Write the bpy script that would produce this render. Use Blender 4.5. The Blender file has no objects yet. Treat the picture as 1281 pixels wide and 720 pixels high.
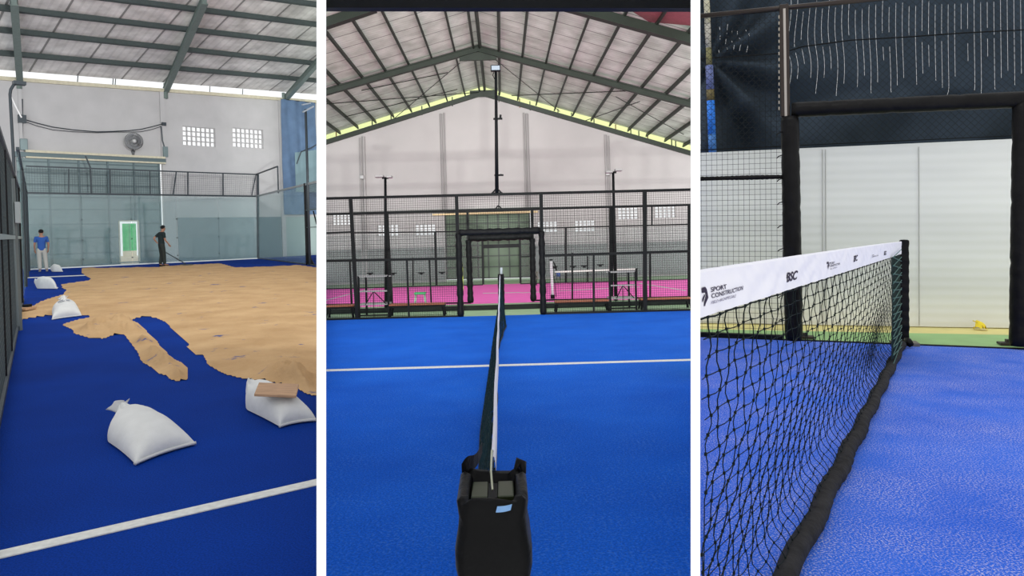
import bpy, math, random
from mathutils import Vector, Matrix, Euler, noise as mnoise
random.seed(7)
C = bpy.context.scene.collection
F = 900.0; U0 = 640.5; V0 = 300.0
CAM = Vector((0, 0, 1.48))
PI = math.pi
V = Vector

# ------------------------------------------------------------------ rooms
def wdir(u, v): return V(((u-U0)/F, 1.0, -(v-V0)/F))

class Room:
    """One hall. Its frame has its origin on the floor under the camera, z up."""
    def __init__(s, h, a, b):
        n = wdir(*b).cross(wdir(*a)).normalized()
        if n.z < 0: n = -n
        y = (V((0, 1, 0)) - n*n.y).normalized()
        x = y.cross(n)
        s.h = h
        s.R = Matrix((x, y, n)).transposed()          # columns = axes
        s.M = Matrix.Translation(CAM) @ s.R.to_4x4() @ Matrix.Translation((0, 0, -h))
        s.O = V((0, 0, h))
    def d(s, u, v): return s.R.transposed() @ wdir(u, v)
    def fl(s, u, v, z=0.0):
        d = s.d(u, v); t = (z - s.h)/d.z
        return s.O + d*t
    def on(s, u, v, pl):
        p, n = pl; d = s.d(u, v)
        return s.O + d*((p - s.O).dot(n)/d.dot(n))
    def at(s, u, v, Z):
        return s.O + s.d(u, v)*Z
    def vplane(s, a, b, off=0.0):
        """vertical plane through two floor points, normal pointing away from the camera"""
        t = (b-a); t.z = 0; t.normalize()
        n = V((t.y, -t.x, 0))
        if (a - s.O).dot(n) < 0: n = -n
        return (a + n*off, n)

# ------------------------------------------------------------------ mesh builder
class MB:
    def __init__(s): s.v = []; s.f = []
    def add(s, vs, fs):
        o = len(s.v); s.v += [V(p) for p in vs]; s.f += [tuple(i+o for i in f) for f in fs]
    def quad(s, a, b, c, d): s.add([a, b, c, d], [(0, 1, 2, 3)])
    def hexa(s, p):   # 8 points bottom 4, top 4
        s.add(p, [(3, 2, 1, 0), (4, 5, 6, 7), (0, 1, 5, 4), (1, 2, 6, 5), (2, 3, 7, 6), (3, 0, 4, 7)])
    def box(s, c, x, y, z):
        c = V(c); x = V(x)/2; y = V(y)/2; z = V(z)/2
        s.hexa([c-x-y-z, c+x-y-z, c+x+y-z, c-x+y-z, c-x-y+z, c+x-y+z, c+x+y+z, c-x+y+z])
    def abox(s, x0, x1, y0, y1, z0, z1):
        s.box(((x0+x1)/2, (y0+y1)/2, (z0+z1)/2), (x1-x0, 0, 0), (0, y1-y0, 0), (0, 0, z1-z0))
    def bar(s, a, b, w, h=None, up=(0, 0, 1)):
        a = V(a); b = V(b); h = h or w; t = (b-a)
        if t.length < 1e-6: return
        t.normalize(); up = V(up)
        if abs(t.dot(up)) > .98: up = V((0, 1, 0)) if abs(t.y) < .9 else V((1, 0, 0))
        x = t.cross(up).normalized(); y = x.cross(t)
        x *= w/2; y *= h/2
        s.hexa([a-x-y, a+x-y, a+x+y, a-x+y, b-x-y, b+x-y, b+x+y, b-x+y])
    def wire(s, a, b, r, n=3):
        s.tube([a, b], r, n, caps=False)
    def tube(s, pts, r, n=8, caps=True, close=False):
        pts = [V(p) for p in pts]; m = len(pts)
        rs = r if isinstance(r, (list, tuple)) else [r]*m
        o = len(s.v); prev = None
        for i, p in enumerate(pts):
            if i == 0: t = pts[1]-pts[0]
            elif i == m-1: t = pts[-1]-pts[-2]
            else: t = (pts[i+1]-pts[i]).normalized() + (pts[i]-pts[i-1]).normalized()
            if t.length < 1e-9: t = V((0, 0, 1))
            t.normalize()
            if prev is None:
                ref = V((0, 0, 1)) if abs(t.z) < .9 else V((1, 0, 0))
                x = t.cross(ref).normalized()
            else:
                x = prev - t*prev.dot(t)
                if x.length < 1e-6: x = t.orthogonal()
                x.normalize()
            prev = x; y = t.cross(x)
            for k in range(n):
                a = 2*PI*k/n
                s.v.append(p + (x*math.cos(a) + y*math.sin(a))*rs[i])
        for i in range(m-1 + (1 if close else 0)):
            j = (i+1) % m
            for k in range(n):
                l = (k+1) % n
                s.f.append((o+i*n+k, o+i*n+l, o+j*n+l, o+j*n+k))
        if caps and not close:
            s.f.append(tuple(o+k for k in range(n))[::-1])
            s.f.append(tuple(o+(m-1)*n+k for k in range(n)))
    def grid(s, fn, nu, nv, closeu=False):
        o = len(s.v)
        for j in range(nv+1):
            for i in range(nu if closeu else nu+1):
                s.v.append(V(fn(i/nu, j/nv)))
        w = nu if closeu else nu+1
        for j in range(nv):
            for i in range(nu):
                k = (i+1) % w if closeu else i+1
                s.f.append((o+j*w+i, o+j*w+k, o+(j+1)*w+k, o+(j+1)*w+i))
    def lathe(s, c, prof, n=24, axis=None):
        """prof: (radius, height) pairs turned about an axis through c"""
        c = V(c); ax = V(axis or (0, 0, 1)).normalized(); x = ax.orthogonal().normalized(); y = ax.cross(x)
        o = len(s.v)
        for r, h in prof:
            for k in range(n):
                a = 2*PI*k/n
                s.v.append(c + ax*h + (x*math.cos(a)+y*math.sin(a))*max(r, 1e-4))
        for i in range(len(prof)-1):
            for k in range(n):
                l = (k+1) % n
                s.f.append((o+i*n+k, o+i*n+l, o+(i+1)*n+l, o+(i+1)*n+k))
    def prism(s, pts, z0, z1):
        n = len(pts)
        s.add([(p[0], p[1], z0) for p in pts]+[(p[0], p[1], z1) for p in pts],
              [tuple(range(n))[::-1], tuple(range(n, 2*n))]+[(i, (i+1) % n, n+(i+1) % n, n+i) for i in range(n)])
    def build(s, name, mat, parent=None, origin=None, room=None, smooth=False, bevel=0):
        me = bpy.data.meshes.new(name)
        o0 = V(origin) if origin is not None else V((0, 0, 0))
        me.from_pydata([tuple(p-o0) for p in s.v], [], s.f); me.update()
        import bmesh
        bm = bmesh.new(); bm.from_mesh(me); bmesh.ops.recalc_face_normals(bm, faces=bm.faces); bm.to_mesh(me); bm.free()
        if smooth: me.polygons.foreach_set('use_smooth', [True]*len(me.polygons))
        ob = bpy.data.objects.new(name, me); C.objects.link(ob)
        if mat: me.materials.append(mat)
        if bevel:
            b = ob.modifiers.new('b', 'BEVEL'); b.width = bevel; b.segments = 2; b.limit_method = 'ANGLE'
        if parent is not None: ob.parent = parent
        elif room is not None: ob.matrix_world = room.M @ Matrix.Translation(o0)
        return ob

def tag(o, label=None, cat=None, group=None, kind=None):
    if label: o['label'] = label
    if cat: o['category'] = cat
    if group: o['group'] = group
    if kind: o['kind'] = kind
    return o

def thing(name, label, cat, room, loc, rz=0.0, group=None, kind=None):
    o = bpy.data.objects.new(name, None); C.objects.link(o)
    o.empty_display_size = .2
    o.matrix_world = room.M @ Matrix.Translation(V(loc)) @ Matrix.Rotation(rz, 4, 'Z')
    return tag(o, label, cat, group, kind)

def struct(o): o['kind'] = 'structure'; return o

def copy_tree(o, parent=None):
    c = o.copy(); C.objects.link(c)
    if parent is not None: c.parent = parent
    for ch in list(o.children): copy_tree(ch, c)
    return c

# ------------------------------------------------------------------ materials
def lin(c):
    def f(x):
        x /= 255.0
        return x/12.92 if x <= .04045 else ((x+.055)/1.055)**2.4
    return (f(c[0]), f(c[1]), f(c[2]), 1)

def mat(name, col, rough=.7, metal=0, noise=0.0, nscale=8.0, col2=None, bump=0, bscale=None, spec=.5, coat=0, stretch=None, alpha=1.0):
    m = bpy.data.materials.new(name); m.use_nodes = True
    nt = m.node_tree; b = nt.nodes['Principled BSDF']
    b.inputs['Base Color'].default_value = lin(col); b.inputs['Roughness'].default_value = rough
    if max(col) < 90 and not metal: spec = min(spec, .12)
    b.inputs['Metallic'].default_value = metal; b.inputs['Specular IOR Level'].default_value = spec
    b.inputs['Alpha'].default_value = alpha
    tc = nt.nodes.new('ShaderNodeTexCoord'); mp = nt.nodes.new('ShaderNodeMapping')
    nt.links.new(tc.outputs['Object'], mp.inputs[0])
    if stretch: mp.inputs['Scale'].default_value = stretch
    if noise or col2:
        n = nt.nodes.new('ShaderNodeTexNoise'); n.inputs['Scale'].default_value = nscale; n.inputs['Detail'].default_value = 6
        nt.links.new(mp.outputs[0], n.inputs[0])
        r = nt.nodes.new('ShaderNodeValToRGB'); r.color_ramp.elements[0].position = .3; r.color_ramp.elements[1].position = .72
        c = lin(col); k = noise
        c2 = lin(col2) if col2 else tuple(min(1, x*(1+k)) for x in c[:3])+(1,)
        c1 = c if col2 else tuple(x*(1-k) for x in c[:3])+(1,)
        r.color_ramp.elements[0].color = c1; r.color_ramp.elements[1].color = c2
        nt.links.new(n.outputs['Fac'], r.inputs[0]); nt.links.new(r.outputs[0], b.inputs['Base Color'])
    if bump:
        n = nt.nodes.new('ShaderNodeTexNoise'); n.inputs['Scale'].default_value = bscale or nscale; n.inputs['Detail'].default_value = 5
        nt.links.new(mp.outputs[0], n.inputs[0])
        bp = nt.nodes.new('ShaderNodeBump'); bp.inputs['Strength'].default_value = bump; bp.inputs['Distance'].default_value = .02
        nt.links.new(n.outputs['Fac'], bp.inputs['Height']); nt.links.new(bp.outputs[0], b.inputs['Normal'])
    return m

def turf(name, c0, c1, speck=None, amount=.5, fine=260., big=1.2, rough=.9):
    """carpet turf: big tone patches, fine fibre grain, optional pale sand specks"""
    m = bpy.data.materials.new(name); m.use_nodes = True
    nt = m.node_tree; L = nt.links; N = nt.nodes; b = N['Principled BSDF']
    b.inputs['Roughness'].default_value = rough; b.inputs['Specular IOR Level'].default_value = .06
    tc = N.new('ShaderNodeTexCoord')
    def nz(scale, det=4, st=None):
        n = N.new('ShaderNodeTexNoise'); n.inputs['Scale'].default_value = scale; n.inputs['Detail'].default_value = det
        if st:
            mp = N.new('ShaderNodeMapping'); mp.inputs['Scale'].default_value = st
            L.new(tc.outputs['Object'], mp.inputs[0]); L.new(mp.outputs[0], n.inputs[0])
        else: L.new(tc.outputs['Object'], n.inputs[0])
        return n
    def ramp(src, p0, p1, a, c):
        r = N.new('ShaderNodeValToRGB'); r.color_ramp.elements[0].position = p0; r.color_ramp.elements[1].position = p1
        r.color_ramp.elements[0].color = a; r.color_ramp.elements[1].color = c
        L.new(src, r.inputs[0]); return r
    a = nz(big, 5); f = nz(fine, 2); 
    r = ramp(a.outputs['Fac'], .3, .7, lin(c0), lin(c1))
    g = ramp(f.outputs['Fac'], .35, .65, (.72, .72, .72, 1), (1.2, 1.2, 1.2, 1))
    mx = N.new('ShaderNodeMix'); mx.data_type = 'RGBA'; mx.blend_type = 'MULTIPLY'; mx.inputs['Factor'].default_value = 1
    L.new(r.outputs[0], mx.inputs['A']); L.new(g.outputs[0], mx.inputs['B'])
    out = mx.outputs['Result']
    if speck:
        s1 = nz(fine*.55, 3); s2 = nz(2.6, 6)
        q1 = ramp(s1.outputs['Fac'], .50, .62, (0, 0, 0, 1), (1, 1, 1, 1)); q2 = ramp(s2.outputs['Fac'], .35, .7, (.3, .3, .3, 1), (1, 1, 1, 1))
        mm = N.new('ShaderNodeMath'); mm.operation = 'MULTIPLY'; L.new(q1.outputs[0], mm.inputs[0]); L.new(q2.outputs[0], mm.inputs[1])
        m2 = N.new('ShaderNodeMath'); m2.operation = 'MULTIPLY'; L.new(mm.outputs[0], m2.inputs[0]); m2.inputs[1].default_value = amount
        m3 = N.new('ShaderNodeMix'); m3.data_type = 'RGBA'; L.new(m2.outputs[0], m3.inputs['Factor']); L.new(out, m3.inputs['A']); m3.inputs['B'].default_value = lin(speck)
        out = m3.outputs['Result']
    L.new(out, b.inputs['Base Color'])
    bp = N.new('ShaderNodeBump'); bp.inputs['Strength'].default_value = .35; bp.inputs['Distance'].default_value = .01
    L.new(f.outputs['Fac'], bp.inputs['Height']); L.new(bp.outputs[0], b.inputs['Normal'])
    return m

def foil(name, c0, c1, seamdir, seam=1.0, rib=.2, rough=.45, metal=.35):
    """silver roof insulation: crinkled foil with ribs and seams across the purlins"""
    m = bpy.data.materials.new(name); m.use_nodes = True
    nt = m.node_tree; L = nt.links; N = nt.nodes; b = N['Principled BSDF']
    b.inputs['Roughness'].default_value = rough; b.inputs['Metallic'].default_value = metal
    tc = N.new('ShaderNodeTexCoord')
    dt = N.new('ShaderNodeVectorMath'); dt.operation = 'DOT_PRODUCT'; dt.inputs[1].default_value = seamdir
    L.new(tc.outputs['Object'], dt.inputs[0])
    def saw(period, w):
        q = N.new('ShaderNodeMath'); q.operation = 'DIVIDE'; L.new(dt.outputs['Value'], q.inputs[0]); q.inputs[1].default_value = period
        fr = N.new('ShaderNodeMath'); fr.operation = 'FRACT'; L.new(q.outputs[0], fr.inputs[0])
        g = N.new('ShaderNodeMath'); g.operation = 'LESS_THAN'; L.new(fr.outputs[0], g.inputs[0]); g.inputs[1].default_value = w
        return g
    s1 = saw(seam, .045); s2 = saw(rib, .3)
    n = N.new('ShaderNodeTexNoise'); n.inputs['Scale'].default_value = 1.3; n.inputs['Detail'].default_value = 7
    L.new(tc.outputs['Object'], n.inputs[0])
    r = N.new('ShaderNodeValToRGB'); r.color_ramp.elements[0].color = lin(c0); r.color_ramp.elements[1].color = lin(c1)
    r.color_ramp.elements[0].position = .3; r.color_ramp.elements[1].position = .7
    L.new(n.outputs['Fac'], r.inputs[0])
    def dark(src, g, k):
        x = N.new('ShaderNodeMix'); x.data_type = 'RGBA'; x.blend_type = 'MULTIPLY'; x.inputs['B'].default_value = (k, k, k, 1)
        L.new(g.outputs[0], x.inputs['Factor']); L.new(src, x.inputs['A']); return x.outputs['Result']
    o = dark(dark(r.outputs[0], s2, .9), s1, .35)
    L.new(o, b.inputs['Base Color'])
    n2 = N.new('ShaderNodeTexNoise'); n2.inputs['Scale'].default_value = 5; n2.inputs['Detail'].default_value = 6
    L.new(tc.outputs['Object'], n2.inputs[0])
    bp = N.new('ShaderNodeBump'); bp.inputs['Strength'].default_value = .5; bp.inputs['Distance'].default_value = .05
    L.new(n2.outputs['Fac'], bp.inputs['Height']); L.new(bp.outputs[0], b.inputs['Normal'])
    return m

def glass(name, tint, dens=.15, gloss=.06, veil=(150, 175, 178)):
    m = bpy.data.materials.new(name); m.use_nodes = True
    nt = m.node_tree; L = nt.links; N = nt.nodes; N.remove(N['Principled BSDF'])
    out = [n for n in N if n.type == 'OUTPUT_MATERIAL'][0]
    t = N.new('ShaderNodeBsdfTransparent'); t.inputs[0].default_value = tuple(1-(1-x)*1.0 for x in lin(tint)[:3])+(1,)
    d = N.new('ShaderNodeBsdfDiffuse'); d.inputs[0].default_value = lin(veil)  # pale diffuse share; on the left court glass it stands in for haze
    g = N.new('ShaderNodeBsdfGlossy'); g.inputs['Roughness'].default_value = .05; g.inputs[0].default_value = (1, 1, 1, 1)
    a = N.new('ShaderNodeMixShader'); a.inputs[0].default_value = dens; L.new(t.outputs[0], a.inputs[1]); L.new(d.outputs[0], a.inputs[2])
    c = N.new('ShaderNodeMixShader'); c.inputs[0].default_value = gloss; L.new(a.outputs[0], c.inputs[1]); L.new(g.outputs[0], c.inputs[2])
    L.new(c.outputs[0], out.inputs[0]); return m

def holed_wall(room, pl, A, B, topfn, holes, thick=.2, z0=0.0):
    """wall along the floor line A-B (points on pl), holes = (s0,s1,z0,z1) in metres from A"""
    mb = MB(); t = (B-A); t.z = 0; L = t.length; t.normalize(); n = pl[1]
    cuts = sorted(set([0, L]+[x for h in holes for x in h[:2] if 0 < x < L]+list(topfn.get('knots', []))))
    f = topfn['f']
    for a, b in zip(cuts[:-1], cuts[1:]):
        mid = (a+b)/2
        hs = sorted([h[2:] for h in holes if h[0] <= mid <= h[1]])
        zs = [z0]
        for h in hs: zs += [h[0], h[1]]
        zs.append(None)
        for k in range(0, len(zs), 2):
            lo = zs[k]; hi = zs[k+1]
            pa = A+t*a; pb = A+t*b
            ha = f(a) if hi is None else hi; hb = f(b) if hi is None else hi
            if ha-lo < 1e-4 and hb-lo < 1e-4: continue
            P = lambda p, z, o: V((p.x, p.y, z)) + n*o
            mb.hexa([P(pa, lo, 0), P(pb, lo, 0), P(pb, lo, thick), P(pa, lo, thick), P(pa, ha, 0), P(pb, hb, 0), P(pb, hb, thick), P(pa, ha, thick)])
    return mb

def wire_panel(mb, A, B, z0, z1, step, r, stepz=None, top=None):
    """welded wire between floor points A and B from z0 to z1"""
    A = V(A); B = V(B); t = B-A; t.z = 0; L = t.length; t.normalize()
    n = max(1, round(L/step))
    for i in range(n+1):
        p = A+t*(L*i/n); zt = top(i/n) if top else z1
        mb.wire(V((p.x, p.y, z0)), V((p.x, p.y, zt)), r)
    k = max(1, round((z1-z0)/(stepz or step)))
    for i in range(k+1):
        z = z0+(z1-z0)*i/k
        mb.wire(V((A.x, A.y, z)), V((B.x, B.y, z)), r)

def text_geo(s, size=1.0, shear=0, bold=0):
    cu = bpy.data.curves.new('t', 'FONT'); cu.body = s; cu.size = size; cu.shear = shear; cu.offset = bold
    cu.resolution_u = 3
    ob = bpy.data.objects.new('t', cu); C.objects.link(ob)
    dg = bpy.context.evaluated_depsgraph_get(); me = bpy.data.meshes.new_from_object(ob.evaluated_get(dg))
    vs = [v.co.copy() for v in me.vertices]; fs = [tuple(p.vertices) for p in me.polygons]
    bpy.data.objects.remove(ob); bpy.data.curves.remove(cu); bpy.data.meshes.remove(me)
    return vs, fs

def skin_geo(pts, edges, sub=2, root=0):
    """pts: (co, radius or (rx,ry)); returns verts, faces of the grown surface"""
    me = bpy.data.meshes.new('s'); me.from_pydata([tuple(p[0]) for p in pts], edges, [])
    ob = bpy.data.objects.new('s', me); C.objects.link(ob)
    ob.modifiers.new('k', 'SKIN'); m = ob.modifiers.new('u', 'SUBSURF'); m.levels = sub; m.render_levels = sub
    for i, p in enumerate(pts):
        r = p[1]; sv = me.skin_vertices[0].data[i]
        sv.radius = (r, r) if not isinstance(r, tuple) else r
        sv.use_root = (i == root)
    dg = bpy.context.evaluated_depsgraph_get(); ev = bpy.data.meshes.new_from_object(ob.evaluated_get(dg))
    vs = [v.co.copy() for v in ev.vertices]; fs = [tuple(p.vertices) for p in ev.polygons]
    bpy.data.objects.remove(ob); bpy.data.meshes.remove(me); bpy.data.meshes.remove(ev)
    return vs, fs

def pip(x, y, poly):
    c = False; n = len(poly); j = n-1
    for i in range(n):
        xi, yi = poly[i]; xj, yj = poly[j]
        if (yi > y) != (yj > y) and x < (xj-xi)*(y-yi)/(yj-yi)+xi: c = not c
        j = i
    return c
def dist_poly(x, y, poly):
    best = 1e9; n = len(poly)
    for i in range(n):
        ax, ay = poly[i]; bx, by = poly[(i+1) % n]
        dx, dy = bx-ax, by-ay; L = dx*dx+dy*dy
        t = 0 if L == 0 else max(0, min(1, ((x-ax)*dx+(y-ay)*dy)/L))
        d = (x-ax-dx*t)**2+(y-ay-dy*t)**2
        if d < best: best = d
    return math.sqrt(best)
def sstep(a, b, x):
    t = max(0, min(1, (x-a)/(b-a))); return t*t*(3-2*t)
def lerp(a, b, t): return a+(b-a)*t
# ================================================================== LEFT HALL
L = Room(1.33, (79, 297), (1900, 255))
m_lturf = turf('blue_turf_left', (3, 43, 122), (4, 52, 140), fine=120, big=.8)
m_line = mat('painted_line', (205, 205, 200), .9, noise=.12, nscale=30)
m_wall = mat('plaster_wall', (178, 177, 178), .9, noise=.06, nscale=1.2, bump=.15, bscale=6)
m_steel_g = mat('grey_green_steel', (70, 84, 84), .55, .2, noise=.12, nscale=4)
m_gate = mat('sheet_gate', (112, 128, 130), .5, .3, noise=.13, nscale=1.6, bump=.1)
m_gate_rib = mat('gate_rib', (86, 102, 106), .5, .3)
m_beige = mat('beige_trim', (196, 190, 168), .8, noise=.1)
m_clad = mat('grey_cladding', (108, 122, 128), .6, .1, noise=.08, nscale=2)
m_glass = glass('court_glass', (246, 250, 250), .15, .05)
m_rail = mat('dark_rail', (52, 60, 66), .5, .3, noise=.1)
m_black = mat('black_steel', (17, 18, 20), .5, 0, noise=.2, nscale=6)
m_sand = mat('yellow_sand', (178, 144, 104), .95, col2=(200, 166, 124), nscale=1.5, bump=.9, bscale=14, spec=.1)
m_bag = mat('woven_sack', (208, 208, 206), .75, noise=.05, nscale=9, bump=.25, bscale=14)
m_print = mat('sack_print', (84, 92, 112), .9)
m_wood = mat('plywood', (176, 140, 108), .75, noise=.18, nscale=7, stretch=(1, 6, 1))
m_tarp = mat('blue_tarpaulin', (82, 106, 136), .8, noise=.15, nscale=2, bump=.3)

Lwa = L.fl(37, 337.5); Lwb = L.fl(323, 323.4)
GP = L.vplane(Lwa, Lwb); WP = (GP[0]+GP[1]*1.3, GP[1]); KP = (GP[0]+GP[1]*1.15, GP[1])
lt = (Lwb-Lwa); lt.z = 0; lt.normalize()
def fz(p): return V((p.x, p.y, 0))
UL, UR = -70, 402
A = fz(L.on(UL, 300, WP)); B = fz(L.on(UR, 300, WP))
def sz(u, v, pl=WP, a=None):
    p = L.on(u, v, pl); return ((p-(a or A)).dot(lt), p.z)

# floor slab cut along the partition
f0 = [L.fl(UL, 900), L.fl(UR, 900), B+(B-L.O).normalized()*.3, A+(A-L.O).normalized()*.3]
mb = MB(); mb.prism([(p.x, p.y) for p in f0], -.12, 0)
floorL = struct(mb.build('floor', m_lturf, room=L))
mb = MB(); q = [L.fl(0, 689.5), L.fl(0, 699), L.fl(UR, 606), L.fl(UR, 598.5)]; dq = (q[3]-q[0])*.12
q[0] = q[0]-dq; q[1] = q[1]-(q[2]-q[1])*.12
mb.prism([(p.x, p.y) for p in q], .001, .006); mb.build('court_line', m_line, floorL)
mb = MB(); q = [L.fl(34, 346.8), L.fl(34, 347.8), L.fl(118, 344.2), L.fl(118, 343.3)]
mb.prism([(p.x, p.y) for p in q], .001, .006); mb.build('court_line', m_line, floorL)

# back wall with the gate opening and the two glass-block openings
tA = sz(6, 95.5); tB = sz(351, 121.8); topf = lambda s: lerp(tA[1], tB[1], (s-tA[0])/(tB[0]-tA[0])); top = (tA[1]+tB[1])/2
gs0, _ = sz(26, 300); gs1, _ = sz(206.5, 300); gz = sz(120, 197)[1]
W1 = sz(229, 181.5)+sz(269, 160.5); W2 = sz(291.5, 183.5)+sz(329, 162.5)
holes = [(gs0, gs1, 0, gz)]
for w in (W1, W2): holes.append((w[0], w[2], w[1], w[3]))
wb = holed_wall(L, WP, A, B, {'f': topf}, holes, .22)
wallL = struct(wb.build('wall_back', m_wall, room=L))
def Wp(s, z, off=0.0, a=None): return V((A.x, A.y, 0))+lt*s+V((0, 0, z))+GP[1]*off
# glass block lattices
for i, w in enumerate((W1, W2)):
    mb = MB(); s0, z0, s1, z1 = w; cx, cz = 7, 4
    for k in range(cx+1): mb.bar(Wp(s0+(s1-s0)*k/cx, z0, .1), Wp(s0+(s1-s0)*k/cx, z1, .1), .05, .1, up=GP[1])
    for k in range(cz+1): mb.bar(Wp(s0, z0+(z1-z0)*k/cz, .1), Wp(s1, z0+(z1-z0)*k/cz, .1), .1, .05)
    struct(mb.build('window_%d' % (i+1), m_wall, room=L))
# ledge on top of the wall, columns, pipes
mb = MB(); LL = (B-A).length; mb.bar(Wp(0, topf(0)-.1, -.06), Wp(LL, topf(LL)-.1, -.06), .14, .16)
struct(mb.build('trim_1', m_beige, room=L))
n = 2
def trimL(mbx, m):
    global n
    struct(mbx.build('trim_%d' % n, m, room=L)); n += 1
for u, w in ((204.5, .22), (352, .24), (27, .12)):
    mb = MB(); s = sz(u, 200)[0]; mb.bar(Wp(s, gz if u < 340 and u > 100 else 0, -.05), Wp(s, topf(s)-.02, -.05), w, .1, up=GP[1]); trimL(mb, m_wall)
# gate head: beige ledge, steel channel, white lip
mb = MB(); s0 = sz(31, 200)[0]; s1 = sz(205, 200)[0]
z1 = sz(120, 193.5)[1]
mb.bar(Wp(s0, z1, -.1), Wp(s1, z1, -.1), .25, .1); trimL(mb, m_beige)
mb = MB(); z2 = sz(120, 197.5)[1]; mb.bar(Wp(gs0-.2, z2, -.08), Wp(gs1+.1, z2, -.08), .2, .22); trimL(mb, m_gate_rib)
mb = MB(); z3 = sz(120, 200.7)[1]; mb.bar(Wp(s0, z3, -.12), Wp(s1, z3, -.12), .3, .07); trimL(mb, m_beige)

# sliding sheet gate with a wicket opening
dA = fz(L.on(24, 300, KP)); s_w = [sz(150.5, 327, KP, dA), sz(172, 276, KP, dA)]
dB = fz(L.on(202.5, 300, KP)); gh = sz(120, 201, KP, dA)[1]
gb = holed_wall(L, KP, dA, dB, {'f': lambda s: gh}, [(s_w[0][0], s_w[1][0], .12, s_w[1][1])], .05, z0=.07)
gate = struct(gb.build('door_1', m_gate, room=L))
def Kp(s, z, off=0.0): return dA+lt*s+V((0, 0, z))+GP[1]*off
gl = (dB-dA).length
for u in (30, 64, 101.5, 137.5, 170, 202):
    mb = MB(); s = sz(u, 300, KP, dA)[0]; s = max(.04, min(gl-.04, s))
    zt = gh; zb = .07
    if 140 < u < 175: zb = s_w[1][1]
    mb.bar(Kp(s, zb, -.04), Kp(s, zt, -.04), .07, .06, up=GP[1]); mb.build('frame_rib', m_gate_rib, gate)
for v in (205, 218, 232, 247, 262, 280, 297, 316, 331):
    z = sz(120, v, KP, dA)[1]; mb = MB()
    if z < s_w[1][1]:
        mb.bar(Kp(0, z, -.03), Kp(s_w[0][0], z, -.03), .04, .045); mb.bar(Kp(s_w[1][0], z, -.03), Kp(gl, z, -.03), .04, .045)
    else: mb.bar(Kp(0, z, -.03), Kp(gl, z, -.03), .04, .045)
    mb.build('frame_rib', m_gate_rib, gate)
mb = MB(); mb.bar(Kp(s_w[0][0]-.02, .12, -.05), Kp(s_w[0][0]-.02, s_w[1][1], -.05), .05, .08, up=GP[1]); mb.bar(Kp(s_w[1][0]+.02, .12, -.05), Kp(s_w[1][0]+.02, s_w[1][1], -.05), .05, .08, up=GP[1])
mb.bar(Kp(s_w[0][0], s_w[1][1], -.05), Kp(s_w[1][0], s_w[1][1], -.05), .08, .05); mb.build('wicket_frame', m_beige, gate)

# outside: yard slab and green hoarding seen through the wicket
yp = [A-V((3, 0, 0))+GP[1]*.25, B+GP[1]*.25-lt*1.0, B+GP[1]*16-lt*1.0, A+GP[1]*16-V((3, 0, 0))]
mb = MB(); mb.prism([(p.x, p.y) for p in yp], -.15, -.02)
struct(mb.build('floor', mat('yard_concrete', (205, 190, 165), .9, noise=.08), room=L))
HP = (WP[0]+GP[1]*14, GP[1]); a = fz(L.on(153.5, 300, HP)); b = fz(L.on(170.5, 300, HP))
z0 = L.on(160, 313.5, HP).z; z1 = L.on(160, 279.5, HP).z
t = thing('roller_shutter', 'bright green shutter seen through the small open wicket of the sheet gate', 'shutter', L, (a+b)/2)
o = (a+b)/2; mb = MB(); m_green = mat('green_shutter', (40, 205, 105), .7, noise=.08)
mb.bar(a+V((0, 0, (z0+z1)/2)), b+V((0, 0, (z0+z1)/2)), .06, z1-z0); mb.build('curtain', m_green, t, o)
mb = MB(); mm = (a+b)/2; mb.bar(mm+V((0, 0, z0))-GP[1]*.04, mm+V((0, 0, z1))-GP[1]*.04, .03, .03); 
for k in range(5): mb.bar(a+V((0, 0, lerp(z0, z1, .1+.2*k)))-GP[1]*.035, b+V((0, 0, lerp(z0, z1, .1+.2*k)))-GP[1]*.035, .02, .02)
mb.build('rib', mat('green_rib', (28, 160, 84), .7), t, o)
mb = MB(); mb.bar(a+V((0, 0, z0/2-.01))+GP[1]*.03, b+V((0, 0, z0/2-.01))+GP[1]*.03, .1, z0+.02); mb.build('step', mat('pale_step', (235, 225, 200), .9), t, o)

# roof: insulated sheet, purlins, rafters; the gap above the wall is open to the sky
rd = L.d(42, 498).normalized(); e = L.on(4, 87.5, WP); e2 = L.on(350, 114.5, WP); et = (e2-e).normalized(); rn = et.cross(rd).normalized(); RP = (e, rn)
ez = e.z
def rp(u, v): return L.on(u, v, RP)
def eave(u):
    p = L.on(u, 100, WP); s = (p-e).dot(lt); return e+et*s
c4 = [eave(UL), eave(UR), rp(UR, -45), rp(UL, -45)]
if rn.z < 0: rn = -rn
m_foilL = foil('silver_foil_left', (186, 184, 182), (236, 234, 232), tuple(lt), 1.85, .31, metal=.0, rough=.6)
mb = MB(); mb.hexa([p for p in c4]+[p+rn*.06 for p in c4])
ceilL = struct(mb.build('ceiling', m_foilL, room=L))
m_purl = mat('purlin_steel', (66, 76, 76), .6, .2, noise=.1)
for (u0, v0), (u1, v1) in (((UL, 56), (UR, 98.4)), ((UL, 25.5), (UR, 77)), ((UL, -3), (UR, 53)), ((90, -12), (UR, 28)), ((240, -20), (UR, 3))):
    a = rp(u0, v0); b = rp(u1, v1); mb = MB()
    mb.bar(a-rn*.12, b-rn*.12, .09, .2, up=rn); mb.bar(a-rn*.215, b-rn*.215, .16, .02, up=rn); mb.build('purlin', m_purl, ceilL)
m_raft = mat('rafter_steel', (108, 122, 118), .6, .2, noise=.1)
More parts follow.
